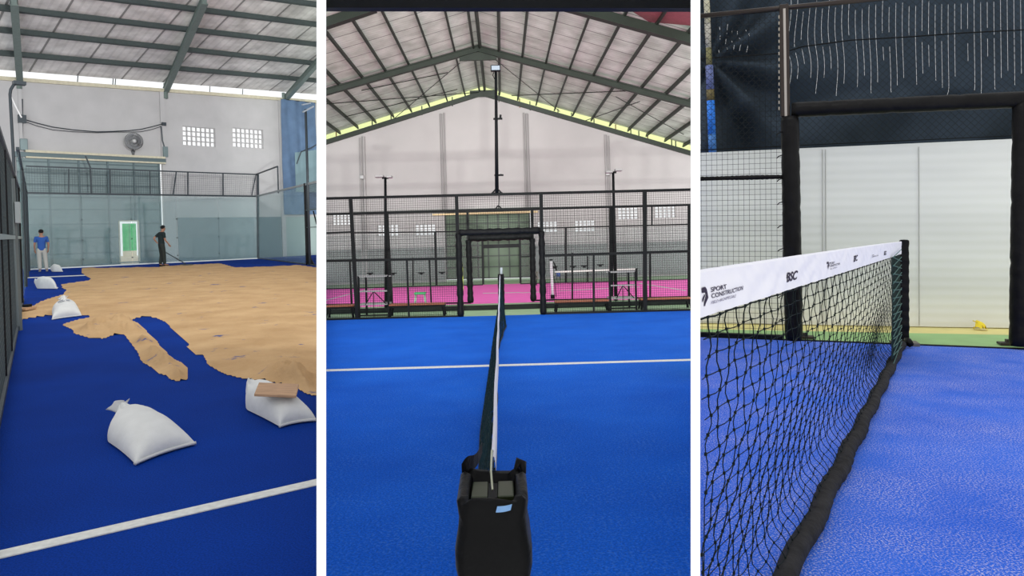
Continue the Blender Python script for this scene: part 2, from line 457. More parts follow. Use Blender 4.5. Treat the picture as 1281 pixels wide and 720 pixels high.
for (u0, v0), (u1, v1) in (((16, -10), (23.3, 90)), ((254, -10), (206, 104)), ((452, 0), (353, 119))):
    a = rp(u0, v0); b = rp(u1, v1)
    if u0 > UR: a = rp(400, 64)
    mb = MB(); mb.bar(a-rn*.36, b-rn*.36, .17, .22, up=rn); mb.bar(a-rn*.24, b-rn*.24, .24, .03, up=rn); mb.bar(a-rn*.48, b-rn*.48, .24, .03, up=rn); mb.build('rafter', m_raft, ceilL)
    mb = MB(); s_ = sz(u1, 100)[0]; w = Wp(s_, topf(s_)-.5, -.1); mb.bar(w, w+V((0, 0, .75)), .14, .16); mb.build('rafter_foot', m_raft, ceilL)
for u in (97, 141, 144, 262, 303):      # small hangers in the eave gap
    mb = MB(); s = sz(u, 100)[0]; mb.bar(Wp(s, topf(s), .02), Wp(s+.03, topf(s)+.3, .02), .03, .03); mb.build('hanger', m_purl, ceilL)

# cladding band behind the glass, right of the gate
s0, z0 = sz(222, 272, WP); s1 = sz(351, 272, WP)[0]
mb = MB(); mb.bar(Wp(s0, z0/2, -.05), Wp(s1, z0/2, -.05), .06, z0); trimL(mb, m_clad)
s2 = sz(UR, 200)[0]
mb = MB(); mb.bar(Wp(s1+.2, z0/2, -.05), Wp(s2-.05, z0/2, -.05), .06, z0-.02); trimL(mb, mat('pale_cladding', (150, 166, 164), .6))
# blue tarpaulin on the wall
TP = (WP[0]-GP[1]*.3, GP[1]); ta = fz(L.on(353.5, 200, TP)); tb = fz(L.on(396.4, 200, TP)); zt = L.on(370, 126, TP).z; zb = L.on(370, 268, TP).z
t = thing('tarpaulin', 'tall blue tarpaulin hung on the back wall of the sanded hall', 'tarpaulin', L, ta)
mb = MB(); mb.grid(lambda a, b: ta.lerp(tb, a)+V((0, 0, lerp(zb, zt, b)))+GP[1]*(.04*math.sin(a*23+b*3)+.02*math.sin(b*17)), 40, 24)
mb.build('sheet', m_tarp, t, ta, smooth=True)
mb = MB(); tc_ = fz(L.on(368, 200, TP)); mb.grid(lambda a, b: tc_.lerp(tb, a)+V((0, 0, lerp(L.on(370, 240, TP).z, L.on(370, 191, TP).z+.25*a, b)))-GP[1]*(.09+.02*math.sin(a*19)), 20, 8)
mb.build('patch', mat('pale_patch', (112, 136, 144), .8), t, ta, smooth=True)
mb = MB(); mb.tube([ta+V((0, 0, zt)), tb+V((0, 0, zt))], .02); mb.build('rod', m_rail, t, ta)
mb = MB(); mb.tube([L.on(370, 205, TP)-GP[1]*.12, L.on(375, 190, TP)-GP[1]*.15, L.on(388, 185, TP)-GP[1]*.15, L.on(398, 179, TP)-GP[1]*.12], .03); mb.build('rope', m_rail, t, ta)

# ---- glass court enclosure
gt = L.on(180, 243.3, GP).z; gtop = L.on(180, 213, GP).z
glen = (Lwb-Lwa).length
o = Lwa.copy(); t = thing('glass_enclosure', 'glass padel court end wall with mesh on top, in front of the sheet gate', 'court wall', L, o)
N5 = 5
for k in range(N5):
    a = Lwa.lerp(Lwb, (k+.004)/N5); b = Lwa.lerp(Lwb, (k+.996)/N5); mb = MB()
    mb.bar(a+V((0, 0, .05+(gt-.1)/2)), b+V((0, 0, .05+(gt-.1)/2)), .012, gt-.1); mb.build('glass_pane', m_glass, t, o)
    for z in (.35, 1.2, 2.1):
        mb = MB(); mb.box(b+V((0, 0, z))-GP[1]*.02, lt*.05, GP[1]*.05, (0, 0, .05)); mb.build('clamp', m_rail, t, o)
mb = MB(); mb.bar(Lwa+V((0, 0, gt)), Lwb+V((0, 0, gt)), .06, .08); mb.build('rail', m_rail, t, o)
mb = MB(); mb.bar(Lwa+V((0, 0, gtop)), Lwb+V((0, 0, gtop)), .05, .06); mb.build('rail', m_rail, t, o)
mb = MB(); mb.bar(Lwa+V((0, 0, .025)), Lwb+V((0, 0, .025)), .05, .05); mb.build('rail', mat('pale_sill', (200, 205, 205), .5), t, o)
def gpx(u, v): return L.on(u, v, GP)
for (u0, v0, u1, v1, w) in ((28, 209, 29, 242, .06), (86, 211, 86, 243, .04), (107, 195, 113, 209, .05), (113, 209, 114.5, 243, .06), (137.5, 212, 138, 243, .05), (187.5, 214, 188, 244, .04),
                          (220.5, 215, 216.5, 244, .05), (235, 215, 235, 244, .05), (279, 216, 279, 245, .05), (320.5, 217, 315, 244, .04), (322.5, 217, 323, 323.4, .09)):
    mb = MB(); mb.bar(gpx(u0, v0), gpx(u1, v1), w, w, up=GP[1]); mb.build('post', m_rail, t, o)
mb = MB(); wire_panel(mb, Lwa, Lwb, gt, gtop, .1, .004); mb.build('wire_mesh', m_rail, t, o)
# right-hand glass side
rb = L.fl(UR, 333.4); SP = L.vplane(Lwb, rb); 
def spx(u, v): return L.on(u, v, SP)
o = Lwb.copy(); t = thing('glass_enclosure', 'glass side wall of the sanded court, right of its back corner', 'court wall', L, o)
pts = [323.5, 352, 384]
for k in range(2):
    a = fz(spx(pts[k], 300)); b = fz(spx(pts[k+1], 300)); mb = MB(); mb.bar(a+V((0, 0, gt/2)), b+V((0, 0, gt/2)), .012, gt-.1); mb.build('glass_pane', m_glass, t, o)
a = fz(spx(384, 300)); b = fz(spx(UR-1, 300))
mb = MB(); wire_panel(mb, a, b, spx(390, 262).z, gt, .07, .006); mb.build('wire_mesh', m_rail, t, o)
mb = MB(); mb.bar(a+V((0, 0, spx(390, 262).z)), b+V((0, 0, spx(390, 262).z)), .05, .05); mb.bar(a+V((0, 0, spx(390, 284).z)), b+V((0, 0, spx(390, 284).z)), .03, .03); mb.build('rail', m_steel_g, t, o)
mb = MB(); mb.bar(Lwb+V((0, 0, gt)), b+V((0, 0, gt)), .06, .08); mb.build('rail', mat('light_rail', (150, 156, 158), .4, .4), t, o)
c = fz(spx(350, 300))
mb = MB(); mb.bar(Lwb+V((0, 0, gtop)), c+V((0, 0, gtop)), .05, .06); mb.build('rail', m_rail, t, o)
mb = MB(); mb.bar(c+V((0, 0, gt-.1)), c+V((0, 0, gtop)), .05); mb.build('post', m_rail, t, o)
mb = MB(); mb.bar(a, a+V((0, 0, gt+.05)), .12, .1); mb.hexa([a+V(q) for q in ((-.06, -.05, 0), (.28, -.05, 0), (.28, .05, 0), (-.06, .05, 0), (-.06, -.05, .5), (.02, -.05, .5), (.02, .05, .5), (-.06, .05, .5))]); mb.build('post', m_black, t, o)
mb = MB(); mb.bar(Lwb+V((0, 0, .025)), b+V((0, 0, .025)), .05, .05); mb.build('rail', m_rail, t, o)
mb = MB(); mb.bar(spx(392, 264), spx(396, 280), .04); mb.build('brace', m_black, t, o)
# lamp mast at the right
base = fz(spx(388.5, 300))+GP[1]*.1; t = thing('lamp_mast', 'thin lamp mast rising beside the glass side wall, in front of the blue tarpaulin', 'lamp', L, base)
MPp = (base, GP[1]); ztop = L.on(387, 137, MPp).z
mb = MB(); mb.tube([base, base+V((0, 0, ztop))], .05, 8); mb.build('pole', m_rail, t, base, smooth=True)
mb = MB(); mb.bar(L.on(379, 140, MPp), L.on(392, 133, MPp), .1, .06); mb.build('lamp_head', mat('pale_lamp', (150, 160, 170), .4, .3), t, base)
mb = MB(); mb.bar(L.on(378, 131, MPp), L.on(388, 129, MPp), .1, .05); mb.build('lamp_head', mat('pale_lamp', (150, 160, 170), .4, .3), t, base)

# ---- left side fence
fa = L.fl(-70, 900); f1 = L.fl(0, 514); f2 = L.fl(14, 454); f3 = L.fl(36.5, 339)
sd = (f3-f1); sd.z = 0; sd.normalize(); fa = f1-sd*3.2
LP = L.vplane(f1, f3)
def lpx(u, v): return L.on(u, v, LP)
flen = (f3-fa).length; o = fa.copy()
FT = 2.35
t = thing('court_fence', 'long dark mesh side fence at the left edge of the sanded court', 'fence', L, o)
gl0 = (fz(lpx(26, 300))-fa).dot(sd)           # glass portion starts here
mb = MB(); e1 = fa+sd*gl0; wire_panel(mb, fa, e1, 0, FT, .06, .002, top=None); mb.build('wire_mesh', mat('galvanised_wire', (62, 70, 72), .5), t, o)
mb = MB(); 
for u, w in ((1, .02), (9, .025), (20, .04), (24.5, .045)):
    p = fz(lpx(u, 300)); q = MB(); q.bar(p, p+V((0, 0, FT)), w, w); q.build('post', m_black, t, o)
for z in (.04, 1.35, FT):
    q = MB(); q.bar(fa+V((0, 0, z)), e1+V((0, 0, z)), .05, .05); q.build('rail', m_rail if z != 1.35 else mat('pale_rail', (130, 145, 145), .5), t, o)
for k in range(3):
    a = e1.lerp(f3, k/3+.01); b = e1.lerp(f3, (k+1)/3-.01); q = MB(); q.bar(a+V((0, 0, gt/2)), b+V((0, 0, gt/2)), .012, gt-.1); q.build('glass_pane', m_glass, t, o)
    q = MB(); q.bar(b, b+V((0, 0, gt)), .06); q.build('post', m_rail, t, o)
q = MB(); q.bar(e1+V((0, 0, gt)), f3+V((0, 0, gt)), .06); q.build('rail', m_rail, t, o)
# gate post with lock box
p = fz(lpx(17, 300)); q = MB(); q.bar(p+LP[1]*-.03, p+V((0, 0, 2.2)), .06, .06); q.build('gate_post', mat('gate_post_grey', (96, 104, 104), .5, .3), t, o)
q = MB(); pp = lpx(16, 266); q.box(pp-LP[1]*.06, sd*.5, LP[1]*.06, (0, 0, .3)); q.build('lock_box', mat('lockbox', (150, 155, 155), .5), t, o)
# tall pole and floodlight at the left
b1 = fz(lpx(4.5, 300))+LP[1]*.25; P1 = (b1, GP[1])
t = thing('steel_pole', 'tall dark steel pole standing outside the left side fence', 'pole', L, b1)
mb = MB(); mb.tube([b1, V((b1.x, b1.y, L.on(2.5, -30, P1).z))], .055, 8); mb.build('shaft', m_steel_g, t, b1, smooth=True)
mb = MB(); mb.box(b1+V((0, 0, .02)), (.3, 0, 0), (0, .3, 0), (0, 0, .04)); mb.build('foot_plate', m_steel_g, t, b1)
b2 = L.fl(22.5, 345); P2 = (b2, GP[1])
t = thing('floodlight_pole', 'curved-arm floodlight pole behind the left fence near the end wall', 'lamp', L, b2)
arm = [b2, L.on(17, 200, P2), L.on(12.5, 118, P2), L.on(13.5, 112, P2), L.on(17, 106, P2), L.on(21, 104, P2)]
mb = MB(); mb.tube(arm, .05, 8); mb.build('pole', m_rail, t, b2, smooth=True)
mb = MB(); mb.box(L.on(24, 104, P2), lt*.38, GP[1]*.3, (0, 0, .12)); mb.build('lamp_head', m_rail, t, b2)
mb = MB(); mb.tube([L.on(13, 119, P2), L.on(20, 134, P2), L.on(27, 147, P2)], .025, 5); mb.build('cable', mat('white_cable', (225, 225, 225), .6), t, b2)

# wall furniture: conduit box, sagging cable, fan
t = thing('junction_box', 'grey junction box and conduits on the wall at the left end of the cable', 'box', L, L.on(28, 181, WP)); o = L.on(28, 181, WP)
mb = MB(); mb.box(L.on(29, 181, WP)-GP[1]*.1, lt*.28, GP[1]*.16, (0, 0, .5)); mb.build('casing', m_gate, t, o, bevel=.02)
mb = MB(); mb.tube([L.on(27.5, 124, WP)-GP[1]*.05, L.on(27.5, 196, WP)-GP[1]*.05], .03, 6); mb.tube([L.on(25, 152, WP)-GP[1]*.05, L.on(26, 196, WP)-GP[1]*.05], .03, 6); mb.build('conduit', m_rail, t, o)
mb = MB(); mb.box(L.on(27, 149, WP)-GP[1]*.1, lt*.3, GP[1]*.12, (0, 0, .35)); mb.build('bracket', m_rail, t, o)
mb = MB()
pts = [L.on(u, v, WP)-GP[1]*.1 for u, v in ((28, 149), (45, 154), (65, 159), (90, 162.5), (120, 165), (140, 164.5), (160, 163.5), (175, 162), (190, 158.5), (201, 155.5))]
mb.tube(pts, .022, 6); mb.tube([p-V((0, 0, .08+.05*math.sin(i))) for i, p in enumerate(pts)], .014, 5)
tag(mb.build('hanging_cable', m_rail, room=L, smooth=True), 'dark twin cable sagging across the white back wall above the gate', 'cable')
o = L.on(205, 155, WP); t = thing('cable_bracket', 'small dark bracket where the sagging cable meets the wall column', 'bracket', L, o)
mb = MB(); mb.box(L.on(203.5, 155.5, WP)-GP[1]*.16, lt*.2, GP[1]*.1, (0, 0, .16)); mb.build('plate', m_rail, t, o)
mb = MB(); mb.tube([L.on(200.5, 158, WP)-GP[1]*.13, L.on(202, 176, WP)-GP[1]*.13, L.on(204.5, 184, WP)-GP[1]*.13, L.on(205, 199, WP)-GP[1]*.13], .03, 6); mb.build('conduit', m_rail, t, o)
mb = MB(); mb.box(L.on(205.5, 190, WP)-GP[1]*.15, lt*.22, GP[1]*.1, (0, 0, .5)); mb.build('switch_box', m_gate, t, o)
FP_ = (WP[0]-GP[1]*.55, GP[1]); fc = L.on(167.5, 176.5, FP_); fcu = GP[1]*-1
t = thing('wall_fan', 'round caged fan above the sheet gate on the white wall', 'fan', L, fc)
fr = (L.on(178.7, 176.5, FP_)-fc).length
m_fan = mat('fan_metal', (96, 98, 100), .5, .4)
mb = MB(); X = lt; Z = V((0, 0, 1))
for off in (-.12, .1):
    for r in (1, .66, .33):
        mb.tube([fc+(X*math.cos(a)+Z*math.sin(a))*fr*r+fcu*(off*(1.2-.8*r*r)) for a in [2*PI*k/28 for k in range(28)]], .011, 4, close=True)
    for k in range(30):
        a = 2*PI*k/30; mb.wire(fc+fcu*off*1.1, fc+(X*math.cos(a)+Z*math.sin(a))*fr+fcu*off*.4, .006)
mb.build('cage', m_fan, t, fc)
for k in range(3):
    mb = MB(); a0 = k*2*PI/3+.3
    mb.grid(lambda a, b: fc+(X*math.cos(a0+(a-.5)*1.3*(.5+b))+Z*math.sin(a0+(a-.5)*1.3*(.5+b)))*fr*(.14+.76*b)+fcu*(.06*(a-.5)), 8, 6)
    mb.build('blade', mat('fan_blade', (120, 122, 126), .5), t, fc, smooth=True)
mb = MB(); mb.lathe(fc-fcu*.22, [(0, 0), (.1, .01), (.12, .1), (.1, .3), (.05, .36), (0, .37)], 16, fcu); mb.build('motor', mat('fan_hub', (190, 190, 190), .5), t, fc, smooth=True)
mb = MB(); w = L.on(166.5, 190, WP); mb.tube([fc-fcu*.2, fc-fcu*.2+V((0, 0, -.35)), V((w.x, w.y, fc.z-fr*1.05))], .04, 8); mb.tube([V((w.x, w.y, fc.z-fr*.95)), V((w.x, w.y, fc.z-fr*1.5))], [.1, .05], 8); mb.build('bracket', m_fan, t, fc)

# ---- sand
poly = [(103, 334.5), (130, 335), (163, 334.6), (170, 333.8), (196, 334.2), (200, 333.2), (240, 331.2), (276, 329.2), (285, 331.5), (296, 334.7), (330, 333.4), (358, 332.6), (372, 331), (384, 332.4), (396.3, 334.2),
        (396.3, 496), (396, 496), (383, 494), (372, 487), (355, 482), (331, 477), (300, 474), (283, 470), (268, 462), (260, 455), (254, 446), (243, 444), (232, 434), (236, 431), (225, 420), (213, 410), (207, 403), (193, 398), (183, 397), (172, 398), (166, 401),
        (171, 403), (180, 410), (195, 425), (208, 440), (214, 447), (226, 453), (235, 462), (237, 470), (233, 476), (222, 478), (211, 475), (209, 471), (198, 468), (188, 460), (178, 455), (175, 449), (172, 443), (165, 432), (157, 421), (152, 419), (140, 420), (128, 424), (112, 423), (98, 420), (91, 417),
        (90, 413), (83, 410), (78, 407), (82, 404), (95, 400), (112, 396), (100, 394), (80, 394), (62, 395), (45, 397), (35, 399), (25, 401), (26, 386), (33, 383), (42, 381), (52, 376), (64, 371), (78, 368), (82, 362), (77, 360), (80, 358), (74, 356), (95, 353), (112, 351), (112, 348), (103, 342), (101, 337)]
rs = random.Random(3); pd = []
for i, p in enumerate(poly):
    q = poly[(i+1) % len(poly)]; L2 = math.hypot(q[0]-p[0], q[1]-p[1]); k = max(1, int(L2/9)); 
    for j in range(k):
        w = j/k; am = .0 if (p[0] > 396 or q[0] > 396) else (.9 if p[1] > 340 else .15)
        pd.append((lerp(p[0], q[0], w)+rs.uniform(-am, am)*1.6, lerp(p[1], q[1], w)+rs.uniform(-am, am)*.7))
pf = [L.fl(u, v) for u, v in pd]; pf2 = [(p.x, p.y) for p in pf]
lumps = [(150, 408, .45, .10), (165, 414, .3, .10), (180, 428, .3, .1), (192, 442, .3, .11), (205, 455, .35, .13), (222, 468, .3, .12), (226, 473, .16, .08), (118, 414, .5, .06), (343, 474, .3, .05), (358, 477, .3, .07), (374, 482, .3, .08), (392, 488, .3, .08), (385, 474, .3, .05), (366, 470, .3, .04)]
lf = [(L.fl(u, v), r, h) for u, v, r, h in lumps]
vs = [328.8+.9*k for k in range(24)]; 
while vs[-1] < 500: vs.append(vs[-1]+1.5)
us = [24+1.7*k for k in range(int(379/1.7)+1)]
us = [u for u in us if u < 395.6]+[396]
verts = []; idx = {}; faces = []
for j, v in enumerate(vs):
    for i, u in enumerate(us):
        if pip(u, v, pd):
            p = L.fl(u, v); d = dist_poly(p.x, p.y, pf2)
            h = .025*sstep(0, .35, d)+.006
            for q, r, hh in lf:
                g = (p-q).length/r
                if g < 2.2: h += hh*math.exp(-g*g*1.4)*sstep(0, .22, d)*(1+.8*mnoise.noise(p*5)+.5*mnoise.noise(p*14))
            h += (.014*mnoise.noise(p*3.1)+.012*mnoise.noise(p*9)+.008*mnoise.noise(p*21)+.018*mnoise.noise(p*.9))*sstep(0, .3, d)
            idx[(i, j)] = len(verts); verts.append(V((p.x, p.y, max(.004, h))))
for j in range(len(vs)-1):
    for i in range(len(us)-1):
        q = [idx.get(k) for k in ((i, j), (i, j+1), (i+1, j+1), (i+1, j))]
        q = [k for k in q if k is not None]
        if len(q) >= 3: faces.append(tuple(q))
mb = MB(); mb.v = verts; mb.f = faces
# sand material: blue turf shows through where it is thin
nt = m_sand.node_tree; bs = nt.nodes['Principled BSDF']; src = bs.inputs['Base Color'].links[0].from_socket
tc = nt.nodes.new('ShaderNodeTexCoord'); nn = nt.nodes.new('ShaderNodeTexNoise'); nn.inputs['Scale'].default_value = 2.3; nn.inputs['Detail'].default_value = 9; nn.inputs['Roughness'].default_value = .62
nt.links.new(tc.outputs['Object'], nn.inputs[0])
rr = nt.nodes.new('ShaderNodeValToRGB'); rr.color_ramp.elements[0].position = .63; rr.color_ramp.elements[1].position = .69
nt.links.new(nn.outputs['Fac'], rr.inputs[0]); mx = nt.nodes.new('ShaderNodeMix'); mx.data_type = 'RGBA'
nt.links.new(rr.outputs[0], mx.inputs['Factor']); nt.links.new(src, mx.inputs['A']); mx.inputs['B'].default_value = lin((70, 84, 132)); nt.links.new(mx.outputs['Result'], bs.inputs['Base Color'])
tag(mb.build('sand', m_sand, room=L, smooth=True), 'yellow infill sand spread over the blue turf of the left court', 'sand', kind='stuff')

# ---- sandbags
def sack(name, label, group, c1, c2, tie, h, plump=.55, concave=.10, ruff=True, seed=1, prints=0, tie_z=.35, skew=0):
    """filled sack: seam corners c1, c2 on the floor, tied mouth towards the floor point tie"""
    c1, c2, tie = [V((p.x, p.y, 0)) for p in (c1, c2, tie)]
    mid = (c1+c2)/2; o = (mid+tie)/2; X = (c2-c1)/2; Y = (tie-mid)/2
    t = thing(name, label, 'sandbag', L, o, group=group)
    rnd = random.Random(seed); ph = rnd.uniform(0, 9)
    def base(a, b):
        w = 1-concave*(1-b*b)
        if b > .2: w *= lerp(1, .16, sstep(.2, 1.0, b)**1.6)
        y = b-(-1)*0 
        yy = b+concave*.8*(1-a*a)*(1 if b < 0 else 0)*abs(b)**3
        return X*a*w+Y*yy
    def top(a, b):
        k = max(0, 1-abs(a)**2.4)**plump*max(0, 1-abs(b)**3.0)**(plump*.9)
        neck = sstep(.7, 1.0, b)
        z = .015+h*k*(1+.12*b)+neck*h*tie_z
        z += h*.06*math.sin(7*a+ph+5*b)*k*sstep(-.2, .9, b)+h*.05*math.sin(15*a+ph)*k*sstep(.35, .8, b)
        z += h*.06*mnoise.noise(V((a*2+ph, b*2, 0)))*k
        return base(a, b)*(1+.07*k)+V((0, 0, z))
    def bot(a, b):
        k = max(0, 1-abs(a)**2.4)**.5*max(0, 1-abs(b)**3)**.5
        return base(a, b)*(1+.04*k)+V((0, 0, .015-.013*k+sstep(.7, 1, b)*h*tie_z*.9))
    mb = MB()
    def cs(x): return math.sin((x*2-1)*PI/2)
    mb.grid(lambda a, b: top(cs(a), cs(b)), 34, 34); mb.grid(lambda a, b: bot(cs(a), cs(b)), 34, 34)
    mb.build('sack_body', m_bag, t, None, smooth=True)
    mb = MB(); mb.tube([base(a/10, -1)+V((0, 0, .018)) for a in range(-10, 11)], .012, 5)
    mb.build('seam', mat('seam', (200, 200, 198), .8), t, None, smooth=True)
    if ruff:
        e0 = base(0, 1)+V((0, 0, .015+h*tie_z)); dy = (Y.normalized()*.6+V((0, 0, .8))).normalized(); R = X.length*.3; xx = X.normalized(); zz = dy.cross(xx)
        mb = MB()
        def rf(a, b):
            an = a*2*PI; r = R*(.38+.75*b**1.3)*(1+.25*math.sin(an*4+ph)*b+.12*math.sin(an*7)*b)
            return e0+dy*(b*R*1.15*(1+.2*math.sin(an*3+ph)))+(xx*math.cos(an)+zz*math.sin(an)*.7)*r
        mb.grid(rf, 28, 6, closeu=True); mb.grid(lambda a, b: rf(a, 1-b*.9)-(rf(a, 1-b*.9)-e0-dy*.02)*.08, 28, 6, closeu=True)
        mb.build('ruffled_mouth', m_bag, t, None, smooth=True)
        mb = MB(); mb.tube([e0+dy*.005+(xx*math.cos(k*PI/6)+zz*math.sin(k*PI/6)*.7)*R*.42 for k in range(12)], .008, 5, close=True); mb.build('tie_string', mat('string', (180, 176, 165), .8), t, None)
    for j in range(prints):
        mb = MB(); b = .15-.22*j
        for k in range(9):
            a0 = -.5+.1*k; 
            if rnd.random() < .2: continue
            P = [top(a0, b), top(a0+.075, b), top(a0+.075, b+.09), top(a0, b+.09)]
            mb.quad(*[p+V((0, 0, .008)) for p in P])
        mb.build('printed_marks', m_print, t, None)
    return t
S = lambda u, v: L.fl(u, v)
G = 'filled white sandbags on the left court'
sack('sandbag', 'large full white sandbag with tied mouth, nearest, above the white court line', G, S(169, 583), S(245, 557), S(152, 534), .17, seed=2, tie_z=.5)
sack('sandbag', 'white sandbag at the right with a wooden board lying on top', G, S(350, 536), S(395.5, 527.5), S(311, 503), .19, ruff=False, seed=5, plump=.42)
sack('sandbag', 'white printed sandbag slumped on the sand arm near the left fence', G, S(65, 400.5), S(102, 395.5), S(80, 389), .22, seed=3, prints=2, tie_z=.75, plump=.42)
sack('sandbag', 'white sandbag lying on blue turf with its pointed end left', G, S(71.5, 361.6), S(72.5, 360.4), S(43, 360.7), .30, ruff=False, seed=4, plump=.8, tie_z=.5)
sack('sandbag', 'farthest white sandbag, beside the man in the blue shirt', G, S(78.5, 340), S(78.5, 339.3), S(63, 339.6), .27, ruff=False, seed=6, plump=.75, tie_z=.3)
# board on the right sandbag, offcut near the fence
p = L.fl(346.5, 487.5, .215)
t = thing('wooden_board', 'thin plywood board resting on the right sandbag', 'board', L, p)
mb = MB(); mb.box(V((0, 0, 0)), (.3, -.03, -.012), (-.05, .24, .03), (0, 0, .018)); o_ = mb.build('board', m_wood, t, None, bevel=.003)
mb = MB(); mb.box(V((0, 0, -.014)), (.28, -.03, -.012), (-.01, .04, 0), (0, 0, .012)); mb.build('batten', m_wood, t, None)
p = L.fl(32, 389); t = thing('wooden_offcut', 'small wooden offcut with a black tool on it near the fence', 'board', L, p)
mb = MB(); mb.box(V((0.02, 0, .05)), (.17, 0, 0), (0, .3, 0), (0, 0, .05)); mb.build('plank', m_wood, t, None, bevel=.004)
mb = MB(); mb.box(V((.02, .02, .10)), (.11, 0, 0), (0, .12, 0), (0, 0, .05)); mb.build('black_tool', m_black, t, None, bevel=.01)

# ---- people
def finger_chain(base, d, side, n, L0, curl, pts, edges, root, r=.0085):
    prev = root; p = base; dd = d.normalized()
    for k in range(n):
        p = p+dd*L0*(1-.2*k); pts.append((p, r*(1-.12*k))); edges.append((prev, len(pts)-1)); prev = len(pts)-1
        dd = (dd+side*curl).normalized()

def person(label, loc, H, rz, J, cols, hold=None, cap=False):
    """J: joints for a 1.70 m figure, front = +y"""
    t = thing('person', label, 'person', L, loc, rz)
    sc = H/1.70; P = lambda k: V(J[k])*sc
    pts = []; ed = []; id = {}
    def add(nm, co, r, par=None):
        pts.append((co, (r[0]*sc, r[1]*sc) if isinstance(r, tuple) else r*sc)); id[nm] = len(pts)-1
        if par: ed.append((id[par], id[nm]))
    add('pelvis', P('pelvis'), (.085, .07)); add('waist', P('waist'), (.095, .075), 'pelvis'); add('chest', P('chest'), (.135, .09), 'waist'); add('collar', P('collar'), (.11, .08), 'chest')
    add('neck', P('neck'), .05, 'collar'); add('head0', P('head')-V((0, 0, .05))*sc, (.066, .078), 'neck'); add('head1', P('head')+V((0, .0, .045))*sc, (.072, .086), 'head0'); add('head2', P('head')+V((0, 0, .10))*sc, (.045, .055), 'head1')
    for s in 'lr':
        add('sh'+s, P('sh'+s), .058, 'collar'); add('el'+s, P('el'+s), .04, 'sh'+s); add('wr'+s, P('wr'+s), .026, 'el'+s)
        hd = (P('ha'+s)-P('wr'+s)); add('pa'+s, P('wr'+s)+hd*.5, (.036, .018), 'wr'+s); add('kn'+s, P('wr'+s)+hd, (.038, .016), 'pa'+s)
        side = V((1 if s == 'l' else -1, .6, 0)); sp = hd.cross(side).normalized()
        for i, w in enumerate((-.03, -.01, .01, .03)):
            b = pts[id['kn'+s]][0]+sp*w*sc; pts.append((b+hd.normalized()*.01*sc, .009*sc)); ed.append((id['kn'+s], len(pts)-1))
            finger_chain(b, hd, side.normalized(), 3, (.028, .032, .03, .024)[i]*sc, .35, pts, ed, len(pts)-1, .0085*sc)
        pts.append((P('wr'+s)+hd*.35+sp*-.035*sc, .011*sc)); ed.append((id['pa'+s], len(pts)-1)); finger_chain(pts[-1][0], hd-sp*.09*sc, side.normalized(), 2, .03*sc, .2, pts, ed, len(pts)-1, .010*sc)
        add('hi'+s, P('hi'+s), .065, 'pelvis'); add('kne'+s, P('kne'+s), .058, 'hi'+s); add('an'+s, P('an'+s), .038, 'kne'+s); add('toe'+s, P('toe'+s), (.042, .028), 'an'+s)
    vs, fs = skin_geo(pts, ed, 2); mb = MB(); mb.add(vs, fs)
    hc = P('head')+V((0, 0, .04))*sc; ff = 1
    mb.add(*small_ball(hc+V((0, .088, -.03))*sc, (.012*sc, .02*sc, .02*sc)))            # nose
    for s in (-1, 1): mb.add(*small_ball(hc+V((s*.078, 0, -.02))*sc, (.012*sc, .02*sc, .032*sc)))
    mb.build('body', cols['skin'], t, None, smooth=True)
    mb = MB()
    fm = mat('face_dark', (60, 32, 28), .6)
    for s in (-1, 1):
        mb = MB(); mb.add(*small_ball(hc+V((s*.03, .082, 0))*sc, (.012*sc, .006*sc, .006*sc))); mb.build('eye', fm, t, None, smooth=True)
    mb = MB(); mb.add(*small_ball(hc+V((0, .08, -.065))*sc, (.022*sc, .006*sc, .005*sc))); mb.build('mouth', fm, t, None, smooth=True)
    # clothes: own skins a little outside the body
    def cloth(name, chain, m, extra=.012):
        pp = []; ee = []; mp = {}
        for nm, co, r in chain['pts']:
            mp[nm] = len(pp); pp.append((co, (r[0]*sc+extra, r[1]*sc+extra) if isinstance(r, tuple) else r*sc+extra))
        for a, b in chain['e']: ee.append((mp[a], mp[b]))
        vs, fs = skin_geo(pp, ee, 2); q = MB(); q.add(vs, fs); return q.build(name, m, t, None, smooth=True)
    up = [('w0', P('pelvis')+V((0, 0, -.08))*sc, (.15, .125)), ('w1', P('pelvis')+V((0, 0, .03))*sc, (.145, .12)), ('waist', P('waist'), (.13, .10)), ('chest', P('chest'), (.16, .11)), ('collar', P('collar')+V((0, 0, .0)), (.115, .085)), ('nk', P('collar').lerp(P('neck'), .45), (.06, .06))]
    e = [('w0', 'w1'), ('w1', 'waist'), ('waist', 'chest'), ('chest', 'collar'), ('collar', 'nk')]
    for s in 'lr':
        up += [('s'+s, P('sh'+s), .064), ('m'+s, P('sh'+s).lerp(P('el'+s), .45), .052), ('e'+s, P('sh'+s).lerp(P('el'+s), .78), .048)]; e += [('collar', 's'+s), ('s'+s, 'm'+s), ('m'+s, 'e'+s)]
    cloth('shirt', {'pts': up, 'e': e}, cols['shirt'])
    lo = [('p', P('pelvis'), (.135, .10)), ('p2', P('pelvis').lerp(P('waist'), .7), (.12, .10))]; e = [('p', 'p2')]
    for s in 'lr':
        lo += [('h'+s, P('hi'+s), .092), ('k'+s, P('kne'+s), .07), ('a'+s, P('an'+s)+V((0, 0, .0)), .058)]; e += [('p', 'h'+s), ('h'+s, 'k'+s), ('k'+s, 'a'+s)]
    cloth('trousers', {'pts': lo, 'e': e}, cols['trousers'])
